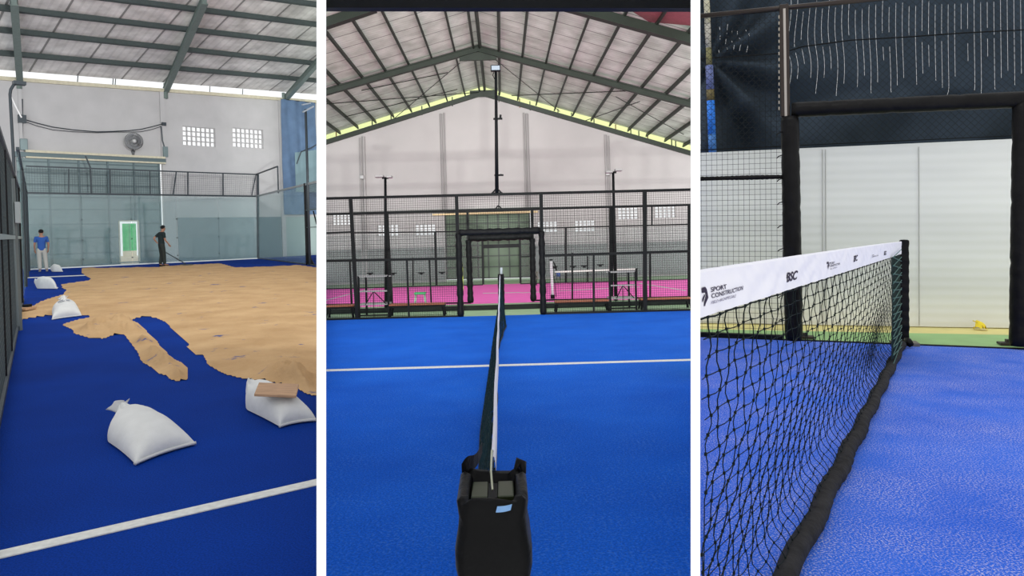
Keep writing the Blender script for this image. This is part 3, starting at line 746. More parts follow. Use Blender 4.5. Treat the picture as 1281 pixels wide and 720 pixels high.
    for s in 'lr':
        a = P('an'+s); b = P('toe'+s); q = MB()
        vs, fs = skin_geo([(a+(a-b)*.25+V((0, 0, -.045*sc)), .042*sc), (a.lerp(b, .35)+V((0, 0, -.03*sc)), .046*sc), (b, (.046*sc, .034*sc))], [(0, 1), (1, 2)], 2)
        vs = [V((v.x, v.y, max(0, v.z))) for v in vs]; q.add(vs, fs); q.build('shoe', cols['shoe'], t, None, smooth=True)
    q = MB(); vs, fs = small_ball(hc+V((0, -.012, .035))*sc, (.088*sc, .1*sc, .088*sc), 14, 10)
    vs = [v if not (v.y > hc.y+.03*sc and v.z < hc.z+.05*sc) else V((v.x, hc.y+.03*sc, v.z)) for v in vs]
    q.add(vs, fs); q.build('hair' if not cap else 'cap', cols['hair'], t, None, smooth=True)
    if cap:
        q = MB(); q.lathe(hc+V((0, .0, .045))*sc, [(0, .012), (.13*sc, .0), (.135*sc, -.006), (.1*sc, -.004)], 20); q.build('brim', cols['hair'], t, None, smooth=True)
    return t

def small_ball(c, r, n=10, m=8):
    vs = []; fs = []
    for j in range(m+1):
        ph = PI*j/m
        for i in range(n):
            th = 2*PI*i/n; vs.append(c+V((r[0]*math.sin(ph)*math.cos(th), r[1]*math.sin(ph)*math.sin(th), r[2]*math.cos(ph))))
    for j in range(m):
        for i in range(n):
            k = (i+1) % n; fs.append((j*n+i, j*n+k, (j+1)*n+k, (j+1)*n+i))
    return vs, fs

skin = mat('skin', (150, 108, 88), .6)
J1 = dict(pelvis=(0, 0, .92), waist=(0, 0, 1.06), chest=(0, 0, 1.25), collar=(0, 0, 1.39), neck=(0, 0, 1.47), head=(0, .02, 1.57),
          shl=(-.18, 0, 1.385), ell=(-.235, -.02, 1.12), wrl=(-.23, .05, .89), hal=(-.215, .09, .80), shr=(.18, 0, 1.385), elr=(.24, -.02, 1.12), wrr=(.225, .04, .88), har=(.20, .08, .80),
          hil=(-.09, 0, .86), knel=(-.085, .02, .49), anl=(-.075, -.02, .09), toel=(-.10, .12, .035), hir=(.09, 0, .86), kner=(.12, .02, .49), anr=(.15, -.02, .09), toer=(.18, .12, .035))
p = L.fl(53, 340); D = p-L.O; ang = math.atan2(D.y, D.x)-PI/2
Hp = (L.on(50, 287.5, (p, V((0, 1, 0)))).z)
person('person in a blue shirt and pale trousers standing with back turned by the left fence', p, Hp, ang, J1,
       dict(skin=skin, shirt=mat('blue_shirt', (34, 78, 150), .85), trousers=mat('pale_trousers', (168, 166, 160), .85), shoe=mat('grey_shoe', (130, 130, 128), .7), hair=mat('black_hair', (28, 26, 28), .7)))
J2 = dict(pelvis=(0, 0, .92), waist=(0, -.01, 1.06), chest=(0, -.01, 1.24), collar=(0, .02, 1.38), neck=(0, .05, 1.46), head=(0, .085, 1.555),
          shl=(-.17, .02, 1.375), ell=(-.22, -.22, 1.18), wrl=(-.2, -.08, .98), hal=(-.17, .0, .94), shr=(.17, .02, 1.375), elr=(.20, .06, 1.10), wrr=(.17, .22, .93), har=(.15, .27, .86),
          hil=(-.09, 0, .86), knel=(-.10, .04, .48), anl=(-.10, -.04, .09), toel=(-.11, .12, .035), hir=(.09, 0, .86), kner=(.12, .03, .48), anr=(.13, .04, .09), toer=(.15, .22, .035))
p = L.fl(203, 333.4); D = p-L.O; ang = math.atan2(D.y, D.x)-PI/2
Hp = (L.on(200, 282, (p, V((0, 1, 0)))).z)
person('person in dark shirt, cap and trousers standing sideways, holding a rake on the sand', p, Hp, ang-1.15, J2,
       dict(skin=skin, shirt=mat('dark_shirt', (34, 44, 46), .85), trousers=mat('olive_trousers', (44, 48, 46), .85), shoe=mat('black_shoe', (26, 26, 28), .7), hair=mat('black_cap', (30, 32, 34), .8)), cap=True)
PP = (p, V((0, 1, 0)))
b = L.fl(232.5, 332.2); t = thing('rake', 'long-handled rake leaning from the hands of the person in dark clothes', 'rake', L, b)
h_ = L.on(207.5, 315.5, (p+V((.0, -.1, 0)), V((0, 1, 0))))
mb = MB(); mb.tube([h_, b+V((0, 0, .08))], .022, 6); mb.build('handle', m_rail, t, b)
mb = MB(); mb.bar(b+V((-.25, 0, .05)), b+V((.25, .1, .05)), .05, .05)
for k in range(9): mb.bar(b+V((-.24+.06*k, .01*k, .05)), b+V((-.24+.06*k, .01*k, .0)), .012)
mb.build('rake_head', m_rail, t, b)
# ================================================================== CENTRE HALL
K = Room(1.48, (628, 314), (1628, 286.5))
m_cturf = turf('blue_turf_centre', (18, 84, 188), (24, 96, 204), speck=(90, 140, 210), amount=.28, fine=90, big=.9)
m_pink = mat('pink_turf', (250, 108, 196), .9, noise=.06, nscale=3)
m_greenf = mat('green_floor', (150, 178, 140), .7, noise=.08, nscale=2)
m_wallc = mat('plaster_wall_centre', (172, 166, 166), .9, noise=.04, nscale=.8, bump=.1, bscale=5)
m_beam = mat('dark_green_steel', (27, 36, 26), .55, .1, noise=.15, nscale=3)
m_fence = mat('black_fence_steel', (16, 17, 19), .5)
m_pad = mat('black_padding', (20, 20, 22), .5, noise=.3, nscale=14, bump=.5, bscale=18)
m_pipe = mat('grey_conduit', (150, 145, 145), .5, .2)
m_bandc = mat('grey_band', (120, 121, 121), .6, 0, noise=.08)
KL, KR = 402.0, 870.0
# far wall plane
a = K.fl(408, 356.2); b = K.fl(864, 343.8)
KW = K.vplane(a, b); kt = (b-a); kt.z = 0; kt.normalize()
KA = fz(K.on(KL, 300, KW)); KB = fz(K.on(KR, 300, KW))
def ks(u, v, pl=KW, o=None):
    p = K.on(u, v, pl); return (p-(o or KA)).dot(kt), p.z
def Kw(s, z, off=0.0): return KA+kt*s+V((0, 0, z))+KW[1]*off
klen = (KB-KA).length
# floors: one slab, colour zones as thin carpets on it
def kquad(v0, v1, z0, z1, name, m, parent=None, kind=None, u0=KL, u1=KR, slope=-.0272):
    """strip of floor between image rows v0 (near) and v1 (far) at the hall's centre"""
    f = lambda u, v: K.fl(u, v+(u-628)*slope)
    q = [f(u0, v0), f(u1, v0), f(u1, v1), f(u0, v1)]; mb = MB(); mb.prism([(p.x, p.y) for p in q], z0, z1)
    return mb.build(name, m, parent, room=None if parent else K)
floorK = struct(kquad(1100, 348, -.12, -.01, 'floor', m_greenf))
kquad(1100, 394.3, -.01, .0, 'blue_court_turf', m_cturf, floorK)
kquad(378.5, 355.3, -.01, .004, 'pink_court_turf', m_pink, floorK)
q = [K.fl(KL, 464.5), K.fl(KR, 450.8), K.fl(KR, 448.8), K.fl(KL, 462.2)]; mb = MB(); mb.prism([(p.x, p.y) for p in q], .0, .004); mb.build('court_line', m_line, floorK)
for (x0, y0, x1, y1, w) in ((408, 375, 470, 359, .9), (604, 366.5, 652, 365.5, .6), (800, 354, 858, 363, .9), (652, 366, 676, 365, .5), (700, 363.5, 800, 358.5, .5)):
    q = [K.fl(x0, y0+w), K.fl(x1, y1+w), K.fl(x1, y1), K.fl(x0, y0)]; mb = MB(); mb.prism([(p.x, p.y) for p in q], .004, .008); mb.build('court_line', m_line, floorK)

# far wall: gable with six glass-block openings and the sheet gate
apex = ks(603, 120); lft = ks(408, 177.5); rgt = ks(860, 189.5)
def gtopf(s):
    return lerp(lft[1], apex[1], (s-lft[0])/(apex[0]-lft[0])) if s < apex[0] else lerp(apex[1], rgt[1], (s-apex[0])/(rgt[0]-apex[0]))
W = []
for u0, u1, v0, v1 in ((416, 438, 267.5, 281.5), (472.5, 498, 280.5, 295.5), (519.5, 544.5, 280, 294.5), (672.5, 697, 276.5, 290.5), (719.5, 744, 275, 290), (773.5, 798, 259, 274.5), (819.5, 845, 257.5, 272.5)):
    s0, z0 = ks(u0, v1); s1, z1 = ks(u1, v0); W.append((s0, s1, z0, z1))
g0 = ks(557, 300)[0]; g1 = ks(664, 300)[0]; gz_ = ks(610, 264.5)[1]
holes = [w for w in W]+[(g0-.02, g1+.02, 0, gz_)]
wb = holed_wall(K, KW, KA, KB, {'f': gtopf, 'knots': [apex[0]]}, holes, .22)
wallK = struct(wb.build('wall_back', m_wallc, room=K))
for i, w in enumerate(W):
    mb = MB(); s0, s1, z0, z1 = w
    for k in range(6): mb.bar(Kw(s0+(s1-s0)*k/5, z0, .1), Kw(s0+(s1-s0)*k/5, z1, .1), .05, .1, up=KW[1])
    for k in range(5): mb.bar(Kw(s0, z0+(z1-z0)*k/4, .1), Kw(s1, z0+(z1-z0)*k/4, .1), .1, .04)
    struct(mb.build('window_%d' % (i+3), m_wallc, room=K))
# gate sheet
m_gatec = mat('green_sheet_gate', (74, 88, 70), .6, .1, noise=.12, nscale=1.3)
mb = MB(); zb_ = .1
mb.bar(Kw(g0, (gz_+zb_)/2, .1), Kw(g1, (gz_+zb_)/2, .1), .06, gz_-zb_)
gateK = struct(mb.build('door_2', m_gatec, room=K))
for k in range(9):
    s = lerp(g0+.04, g1-.04, k/8); mb = MB(); mb.bar(Kw(s, zb_, .05), Kw(s, gz_, .05), .08, .05, up=KW[1]); mb.build('frame_rib', m_beam, gateK)
for k in range(7):
    z = lerp(zb_+.04, gz_-.04, k/6); mb = MB(); mb.bar(Kw(g0, z, .05), Kw(g1, z, .05), .05, .06); mb.build('frame_rib', m_beam, gateK)
mb = MB(); z = ks(610, 266.5)[1]; mb.bar(Kw(g0-.6, z, -.08), Kw(g1+.4, z, -.08), .15, .09); 
nK = 20
def trimK(m_, mat_):
    global nK
    struct(m_.build('trim_%d' % nK, mat_, room=K)); nK += 1
trimK(mb, mat('warm_lip', (226, 196, 150), .6))
mb = MB(); z = ks(610, 262.5)[1]; mb.bar(Kw(ks(440, 262)[0], z, -.1), Kw(g1+.6, z, -.1), .2, .14); trimK(mb, m_beam)
# conduits and downpipes on the wall
for u, w in ((451, .05), (455.5, .09), (553, .07), (557, .05), (656.5, .05), (660.5, .08), (758, .07), (762, .04)):
    s = ks(u, 200)[0]; mb = MB(); zt = gtopf(s)-.3; mb.tube([Kw(s, ks(u, 262)[1] if 540 < u < 700 else .2, -.06), Kw(s, zt, -.06)], w, 8); trimK(mb, m_pipe)
for u, v in ((454, 222), (759.5, 217.5)):
    o = K.on(u, v, KW); t = thing('junction_box', 'small grey junction box on the far white wall, at the %s conduit' % ('left' if u < 600 else 'right'), 'box', K, o)
    mb = MB(); mb.box(o-KW[1]*.2, kt*.22, KW[1]*.14, (0, 0, .2)); mb.build('casing', m_pipe, t, o, bevel=.02)
    mb = MB(); mb.box(o-KW[1]*.28, kt*.16, KW[1]*.02, (0, 0, .15)); mb.build('lid', m_wall, t, o)
# grey lower band
def band(u0, u1, v, m, off=-.06):
    s0 = ks(u0, 300)[0]; s1 = ks(u1, 300)[0]; z = ks((u0+u1)/2, v)[1]; mb = MB(); mb.bar(Kw(s0, z/2+.05, off), Kw(s1, z/2+.05, off), .05, z-.1); trimK(mb, m)
band(403, 556, 311, m_bandc); band(666, 869, 304, m_bandc)

# roof: two foil slopes
dd = K.d(628, 314).normalized(); dd.z = 0; dd.normalize()
ea = K.on(603, 108.5, KW); el = K.on(408, 168.5, KW); er = K.on(860, 180.5, KW)
def slope(e1, e2):
    n_ = (e2-e1).cross(dd).normalized(); n_ = n_ if n_.z > 0 else -n_; return (e1, n_)
SL = slope(ea, el); SR = slope(ea, er)
m_foilC = foil('silver_foil_centre', (178, 188, 174), (224, 232, 220), tuple(dd), 1.25, .2, metal=.0, rough=.6)
mb = MB()
def ridge(v): return K.on(628+(603-628)*(314-v)/(314-108.5), v, SL)
rtop = ridge(-60)
def lw(y): 
    return None
cl = [ea+(KB-KA).normalized()*0, ]
far_l = ea+(el-ea)*1.04; far_r = ea+(er-ea)*1.04
# partition planes (vertical through the camera) bound the slopes
def clipray(u, pl, vtop): return K.on(u, vtop, pl)
PL = [ea, far_l, K.on(KL, -60, SL), rtop]; PR = [ea, rtop, K.on(KR, -60, SR), far_r]
mb.hexa([p for p in PL]+[p+SL[1]*.06 for p in PL]); mb.hexa([p for p in PR]+[p+SR[1]*.06 for p in PR])
ceilK = struct(mb.build('ceiling', m_foilC, room=K))
def inside(p, lim=True):
    d = K.R @ (p-K.O); return U0+F*d.x/d.y
def purl(pl, far, side):
    # run from the gable towards the camera until the partition or the top of the view
    p = far; best = None; step = .25; q = p.copy(); n_ = 0
    while n_ < 200:
        q2 = q-dd*step; w = K.R @ (q2-K.O); u = U0+F*w.x/w.y; v = V0-F*w.z/w.y
        if u < KL+1 or u > KR-1 or v < -58: break
        q = q2; n_ += 1
    if (q-p).length > .5:
        m_ = MB(); off = pl[1]*-.11; m_.bar(p+off, q+off, .07, .18, up=pl[1]); m_.build('purlin', m_beam, ceilK)
for k in range(1, 9): purl(SL, ea.lerp(el, k/8.75), 'l')
for k in range(1, 12): purl(SR, ea.lerp(er, k/11.2), 'r')
for s in (-1, 1): purl(SL if s < 0 else SR, ea+(kt*s*.17)-V((0, 0, .12)), 'm')
# gable-end truss + two frames
def rafter(pa, pr, pl_l, pr_l, w=.2, h=.34, cap=False):
    m_ = MB(); off = V((0, 0, -h*.5-.2))
    for (x, pl) in ((pa, pl_l), (pr, pr_l)):
        a_, b_ = x; m_.bar(a_+off, b_+off, w, h-.06, up=pl[1]); m_.bar(a_+off+V((0, 0, h/2)), b_+off+V((0, 0, h/2)), w*1.8, .05, up=pl[1]); m_.bar(a_+off-V((0, 0, h/2)), b_+off-V((0, 0, h/2)), w*1.8, .05, up=pl[1])
    m_.build('rafter', m_beam, ceilK)
apex2 = K.on(597.5, 51.5, SL); rafter((apex2, K.on(KL, 107, SL)), (apex2, K.on(KR, 122, SR)), SL, SR, .13, .21)
m_ = MB(); tt = (K.on(KR, 120, SR)-K.on(KL, 120, SL)); ax = apex2-V((0, 0, .72)); m_.box(ax+V((0, 0, .1)), kt*1.5, dd*.12, (0, 0, .32)); m_.build('ridge_plate', m_beam, ceilK)
a1 = K.on(KL, 17, SL); b1_ = K.on(470, -6, SL); a2 = K.on(KR, 37, SR); b2_ = K.on(690, -12, SR)
for x, y, pl in ((a1, b1_, SL), (a2, b2_, SR)):
    m_ = MB(); off = V((0, 0, -.32)); m_.bar(x+off, y+off, .16, .28, up=pl[1]); m_.bar(x+off-V((0, 0, .15)), y+off-V((0, 0, .15)), .28, .04, up=pl[1]); m_.build('rafter', m_beam, ceilK)
# gable beam on the wall head with brackets
m_ = MB(); hw = [K.on(KL, 180.5, KW), K.on(603, 117.5, KW), K.on(KR, 194, KW)]
for x, y in ((hw[0], hw[1]), (hw[1], hw[2])): m_.bar(x-KW[1]*.15, y-KW[1]*.15, .2, .22)
trimK(m_, m_beam)
m_ = MB(); c_ = K.on(604, 118.5, KW); m_.box(c_-KW[1]*.28, kt*1.3, KW[1]*.04, (0, 0, .34)); trimK(m_, m_beam)
for u in (421, 466, 489.5, 528, 566, 624, 650, 663, 698, 715, 743, 770, 789, 799, 810, 840, 845):
    v = 177.5-(u-408)*(177.5-120)/195 if u < 603 else 120+(u-603)*(189.5-120)/257
    p = K.on(u, v-4, KW)-KW[1]*.05; m_ = MB(); m_.bar(p-V((0, 0, .25)), p+V((0, 0, .22)), .05); m_.build('hanger', mat('rusty_bracket', (120, 84, 48), .7) if u in (421, 650, 770, 810) else m_beam, ceilK)
m_yg = bpy.data.materials.new('yellow_fibreglass'); m_yg.use_nodes = True; nt_ = m_yg.node_tree; nt_.nodes.remove(nt_.nodes['Principled BSDF']); ot_ = [x for x in nt_.nodes if x.type == 'OUTPUT_MATERIAL'][0]
ta_ = nt_.nodes.new('ShaderNodeBsdfTransparent'); ta_.inputs[0].default_value = (.97, 1, .72, 1); tb_ = nt_.nodes.new('ShaderNodeBsdfTranslucent'); tb_.inputs[0].default_value = (.95, 1, .6, 1)
mx_ = nt_.nodes.new('ShaderNodeMixShader'); mx_.inputs[0].default_value = .35; nt_.links.new(ta_.outputs[0], mx_.inputs[1]); nt_.links.new(tb_.outputs[0], mx_.inputs[2]); nt_.links.new(mx_.outputs[0], ot_.inputs[0])
for x, y in ((K.on(KL, 176, KW), K.on(603, 116, KW)), (K.on(603, 116, KW), K.on(KR, 190, KW))):
    m_ = MB(); m_.hexa([x+KW[1]*.1, y+KW[1]*.1, y+KW[1]*.11, x+KW[1]*.11]+[p+V((0, 0, .62)) for p in (x+KW[1]*.1, y+KW[1]*.1, y+KW[1]*.11, x+KW[1]*.11)]); m_.build('daylight_strip', m_yg, ceilK)
# bracing wires
for (u0, v0, pl0), (u1, v1, pl1) in (((431, 138, SL), (572, 104, SL)), ((408, 121, SL), (600, 108, SL)), ((487, 146, SL), (575, 70, SL)), ((620, 66, SR), (700, 132, SR)), ((640, 112, SR), (790, 104, SR)), ((720, 148, SR), (800, 118, SR)), ((770, 112, SR), (855, 160, SR)), ((452, 104, SL), (560, 82, SL))):
    m_ = MB(); m_.wire(K.on(u0, v0, pl0)-V((0, 0, .3)), K.on(u1, v1, pl1)-V((0, 0, .3)), .02, 4); m_.build('bracing_rod', m_beam, ceilK)
# reddish roof sheet at the upper right
q_ = [K.on(u, v, SR)-V((0, 0, .06)) for u, v in ((778, 4), (869, 4), (869, 30), (812, 25))]; m_ = MB(); m_.hexa(q_+[p+V((0, 0, .03)) for p in q_]); m_.build('red_roof_sheet', mat('red_sheet', (132, 66, 74), .7, noise=.1), ceilK)

# ---- fences, built as frontal planes
def kplane(u0, v0, u1, v1):
    a_ = K.fl(u0, v0); b_ = K.fl(u1, v1); pl = K.vplane(a_, b_); t_ = (b_-a_); t_.z = 0; t_.normalize(); return pl, t_
def fence(label, base, rails, posts, mesh, step, group=None, wr=.004, pads=(), edge=True):
    pl, t_ = kplane(*base); o_ = fz(K.on(628, 350, pl)); t = thing('court_fence', label, 'fence', K, o_)
    g = lambda u, v: K.on(u, v, pl)
    for (u0, v0, u1, v1, w) in rails: m_ = MB(); m_.bar(g(u0, v0), g(u1, v1), w, w, up=pl[1]); m_.build('rail', m_fence, t, o_)
    for (u0, v0, u1, v1, w) in posts: m_ = MB(); m_.bar(g(u0, v0), g(u1, v1), w, w, up=pl[1]); m_.build('post', m_fence, t, o_)
    for (u0, u1, v0, v1) in mesh:      # v at the hall's centre line; follows the tilt
        s_ = -.0272; a_ = fz(g(u0, 330)); b_ = fz(g(u1, 330)); z1_ = g((u0+u1)/2, v0+((u0+u1)/2-628)*s_).z; z0_ = max(.01, g((u0+u1)/2, v1+((u0+u1)/2-628)*s_).z)
        m_ = MB(); wire_panel(m_, a_, b_, z0_, z1_, step, wr); m_.build('wire_mesh', m_fence, t, o_)
    for (u0, v0, u1, v1, r) in pads:
        a_ = g(u0, v0); b_ = g(u1, v1); m_ = MB(); n_ = 26
        m_.tube([a_.lerp(b_, k/n_) for k in range(n_+1)], [r*(1+.10*math.sin(k*2.1)+.06*math.sin(k*5.3)) for k in range(n_+1)], 10); m_.build('padding', m_pad, t, o_, smooth=True)
    return t, pl
e_ = 1.5
F1, FP1 = fence('nearest black mesh fence across the far side of the blue court, with a padded doorway', (408, 400.3, 864, 388.3),
    [(KL+e_, 248.3, KR-e_, 237, .06), (KL+e_, 326.3, 571, 323, .06), (680, 319.5, KR-e_, 313.8, .06), (KL+e_, 400, 576, 396, .07), (679, 392.5, KR-e_, 388, .07)],
    [(438.5, 248, 447, 399, .075), (571, 245, 576, 397, .075), (676.8, 242.5, 679.5, 393.5, .08), (806.5, 239, 807, 390, .085), (509, 324, 511.7, 397.5, .04), (742.7, 317.5, 742.7, 391, .045)],
    [(KL+e_, 575, 242.6, 394.5), (678, KR-e_, 243.5, 394)], .052, wr=.0028, pads=[(573.5, 292, 576.5, 396, .075), (677.3, 289, 679.8, 393, .075), (574, 291, 676, 288, .08)])
m_ = MB(); wire_panel(m_, fz(K.on(575, 330, FP1)), fz(K.on(677, 330, FP1)), K.on(628, 289, FP1).z, K.on(628, 243, FP1).z, .052, .0028); 
o1 = fz(K.on(628, 350, FP1)); m_.build('wire_mesh', m_fence, F1, o1)
F2, FP2 = fence('second black mesh fence along the near side of the pink court, with a padded doorway', (408, 387.5, 864, 372.5),
    [(KL+e_, 267.8, KR-e_, 256, .06), (KL+e_, 291.5, 440, 290, .05), (KL+e_, 381, 589, 378.5, .04), (667, 375.5, KR-e_, 370.5, .04)],
    [(483.5, 266, 489.5, 381, .1), (584.7, 263, 588.5, 379, .07), (665.7, 261.5, 667, 377, .07), (764.7, 259, 764.7, 374, .1), (862.8, 256, 862.8, 371, .1), (437.5, 324, 440, 381.5, .045), (537, 322, 539.5, 379, .045), (715.8, 316, 716, 375, .045), (813.3, 314, 813.3, 373, .045)],
    [(KL+e_, 586, 263.5, 315), (667, KR-e_, 263, 315)], .1, wr=.003, pads=[(586, 300, 588.8, 378.5, .085), (665.9, 298, 667.3, 376, .085), (586, 297.8, 666, 295.2, .1)])
F3, FP3 = fence('third fence on the far side of the pink court, seen through the other two', (408, 362, 864, 349.5),
    [(440, 291, 571, 289.5, .06), (590, 289, 604, 288.6, .06), (678, 285.3, KR-e_, 280.3, .06), (590, 322.3, 604, 322, .05), (651, 321, 666, 320.5, .05), (604, 308.3, 651, 306.8, .16), (KL+e_, 361.5, 604, 356, .04), (651, 354.8, KR-e_, 349, .04)],
    [(544.5, 289.5, 546, 356.5, .09), (516.5, 322, 516.8, 357, .06), (603.3, 288.5, 604.5, 355.5, .09), (650.2, 287, 651.2, 354, .09), (707.8, 284.5, 707.8, 353, .09), (735, 320, 735, 353, .06), (815.5, 258, 815.5, 281, .06)],
    [], .15)
m_ = MB(); o3 = fz(K.on(628, 350, FP3)); m_gl3 = glass('far_glass', (244, 246, 246), .05, .0, (170, 170, 170))
for (u0, u1) in ((KL+e_, 470), (471, 544), (547, 602), (652, 707), (709, 790), (791, KR-e_)):
    a_ = fz(K.on(u0, 330, FP3)); b_ = fz(K.on(u1, 330, FP3)); z_ = K.on(628, 288.5, FP3).z; m_ = MB(); m_.bar(a_+V((0, 0, z_/2)), b_+V((0, 0, z_/2)), .012, z_-.02); m_.build('glass_pane', m_gl3, F3, o3)
for u, v in ((463, 341.5), (492, 341.5), (527, 341), (553, 340.5), (693, 333.5), (717, 333), (731, 332.5), (751, 331)):      # clamps
    m_ = MB(); c_ = K.on(u, v, FP3); m_.box(c_, kt*.3, dd*.05, (0, 0, .05)); m_.box(c_-V((0, 0, .04)), kt*.12, dd*.05, (0, 0, .08)); m_.build('clamp', m_fence, F3, o3)

# low black kerb in front of the pink court
pk, tk = kplane(408, 392.5, 864, 380); a_ = fz(K.on(KL+e_, 330, pk)); b_ = fz(K.on(KR-e_, 330, pk)); hk = K.on(628, 381, pk).z
m_ = MB(); m_.bar(a_+V((0, 0, hk/2)), b_+V((0, 0, hk/2)), .12, hk); struct(m_.build('trim_90', mat('black_kerb', (34, 38, 36), .8, noise=.2), room=K))

# ---- lamps on masts
def twin_lamp(label, u, vb, vt, ux0, ux1, pl, slant=0):
    b_ = fz(K.on(u+1, 330, pl))-dd*.15; P_ = (b_, dd); t = thing('lamp_mast', label, 'lamp', K, b_)
    top_ = K.on(u, vt, P_); m_ = MB(); m_.tube([b_, top_], [.05, .035], 8); m_.build('mast', m_fence, t, b_, smooth=True)
    for sgn, (x0, x1) in ((-1, ux0), (1, ux1)):
        m_ = MB(); m_.bar(K.on(x0, vt-.5+slant*sgn, P_), K.on(x1, vt-.8+slant*sgn, P_), .25, .06); m_.build('lamp_head', m_pipe, t, b_, bevel=.01)
    m_ = MB(); m_.bar(K.on(ux0[1]-2, vt+1, P_), K.on(ux1[0]+2, vt+1, P_), .05); m_.build('cross_arm', m_fence, t, b_)
    return t
twin_lamp('twin-headed lamp mast at the left of the pink court', 482, 0, 221.5, (469.5, 480), (484, 490.5), FP2, .3)
twin_lamp('twin-headed lamp mast at the right of the pink court', 767, 0, 214.5, (757.5, 766), (769, 778), FP2, -1.2)
b_ = fz(K.on(624, 330, FP1))+V((0, 0, K.on(624, 241.5, FP1).z)); P_ = (b_, dd)
t = thing('floodlight_mast', 'tall thin black mast with one floodlight on the fence above the net', 'lamp', K, b_)
m_ = MB(); m_.tube([b_, K.on(620.3, 90, P_)], [.045, .03], 8); m_.build('mast', m_fence, t, b_, smooth=True)
m_ = MB(); m_.box(K.on(620, 85.5, P_), kt*.23, dd*.1, (0, 0, .14)); m_.build('floodlight', m_fence, t, b_, bevel=.01)
m_ = MB(); m_.box(K.on(620, 85.5, P_)-dd*.055, kt*.19, dd*.01, (0, 0, .1)); m_.build('lens', mat('lamp_lens', (150, 160, 172), .2), t, b_)
m_ = MB(); m_.tube([K.on(618, 90, P_), K.on(616.3, 94, P_), K.on(619, 99, P_)], .01, 5); m_.build('cable', m_fence, t, b_)
for u, v in ((622, 148.5), (623.3, 219)):
    m_ = MB(); c_ = K.on(u, v, P_); m_.bar(c_-kt*.09, c_+kt*.12, .04); m_.bar(c_+kt*.07, c_+kt*.08+V((0, 0, .09 if v < 200 else .02)), .05); m_.build('bracket', m_fence, t, b_)
m_ = MB()
for s_ in (-1, 1): m_.bar(b_+kt*.11*s_, b_+V((0, 0, .12)), .035)
m_.bar(b_-kt*.13, b_+kt*.13, .04); m_.build('foot', m_fence, t, b_)
b_ = fz(K.on(625.5, 330, FP2))+V((0, 0, K.on(625.5, 263, FP2).z)); 
t = thing('floodlight_mast', 'thin mast stub on the second fence, just behind the tall one', 'lamp', K, b_); P_ = (b_, dd)
m_ = MB(); m_.tube([b_, K.on(624.6, 243, P_)], .015, 6); m_.build('mast', m_fence, t, b_)
m_ = MB()
for s_ in (-1, 1): m_.bar(b_+kt*.13*s_, b_+V((0, 0, .14)), .035)
m_.bar(b_-kt*.15, b_+kt*.15, .04); m_.build('foot', m_fence, t, b_)

# ---- benches, racks, stool between the fences
def bench(label, u0, u1, vs, vb):
    pl, t_ = kplane(u0, vb, u1, vb-(u1-u0)*.027); a_ = fz(K.on(u0, 380, pl)); b_ = fz(K.on(u1, 380, pl)); z = K.on((u0+u1)/2, vs, pl).z
    t = thing('bench', label, 'bench', K, a_.lerp(b_, .5), group=None); o_ = a_.lerp(b_, .5)
    m_ = MB(); m_.bar(a_+V((0, 0, z)), b_+V((0, 0, z)), .34, .035); m_.build('seat', mat('bench_brown', (150, 84, 58), .6, noise=.15), t, o_)
    x = (b_-a_).normalized(); 
    for c_, s_ in ((a_+x*.06, 1), (b_-x*.06, -1)):
        if (s_ == 1 and u0 < KL+4) or (s_ == -1 and u1 > KR-4): continue
        m_ = MB(); m_.bar(c_+V((0, 0, z))-dd*.12, c_-x*.05*s_-dd*.16, .04); m_.build('leg', m_fence, t, o_)
        m_ = MB(); m_.bar(c_+V((0, 0, z))+dd*.12, c_-x*.05*s_+dd*.16, .04); m_.build('leg', m_fence, t, o_)
    m_ = MB(); m_.bar(a_+V((0, 0, z-.05)), b_+V((0, 0, z-.05)), .3, .04); m_.build('apron', m_fence, t, o_)
bench('brown-topped bench at the left edge, behind the nearest fence', 408.8, 444, 382, 397.5)
bench('brown-topped bench left of the padded doorway, behind the nearest fence', 488, 557, 380, 395.5)
bench('brown-topped bench just right of the padded doorway, behind the nearest fence', 694, 761, 376, 389.8)
bench('brown-topped bench at the right edge, behind the nearest fence', 800, 863.2, 373, 386.5)
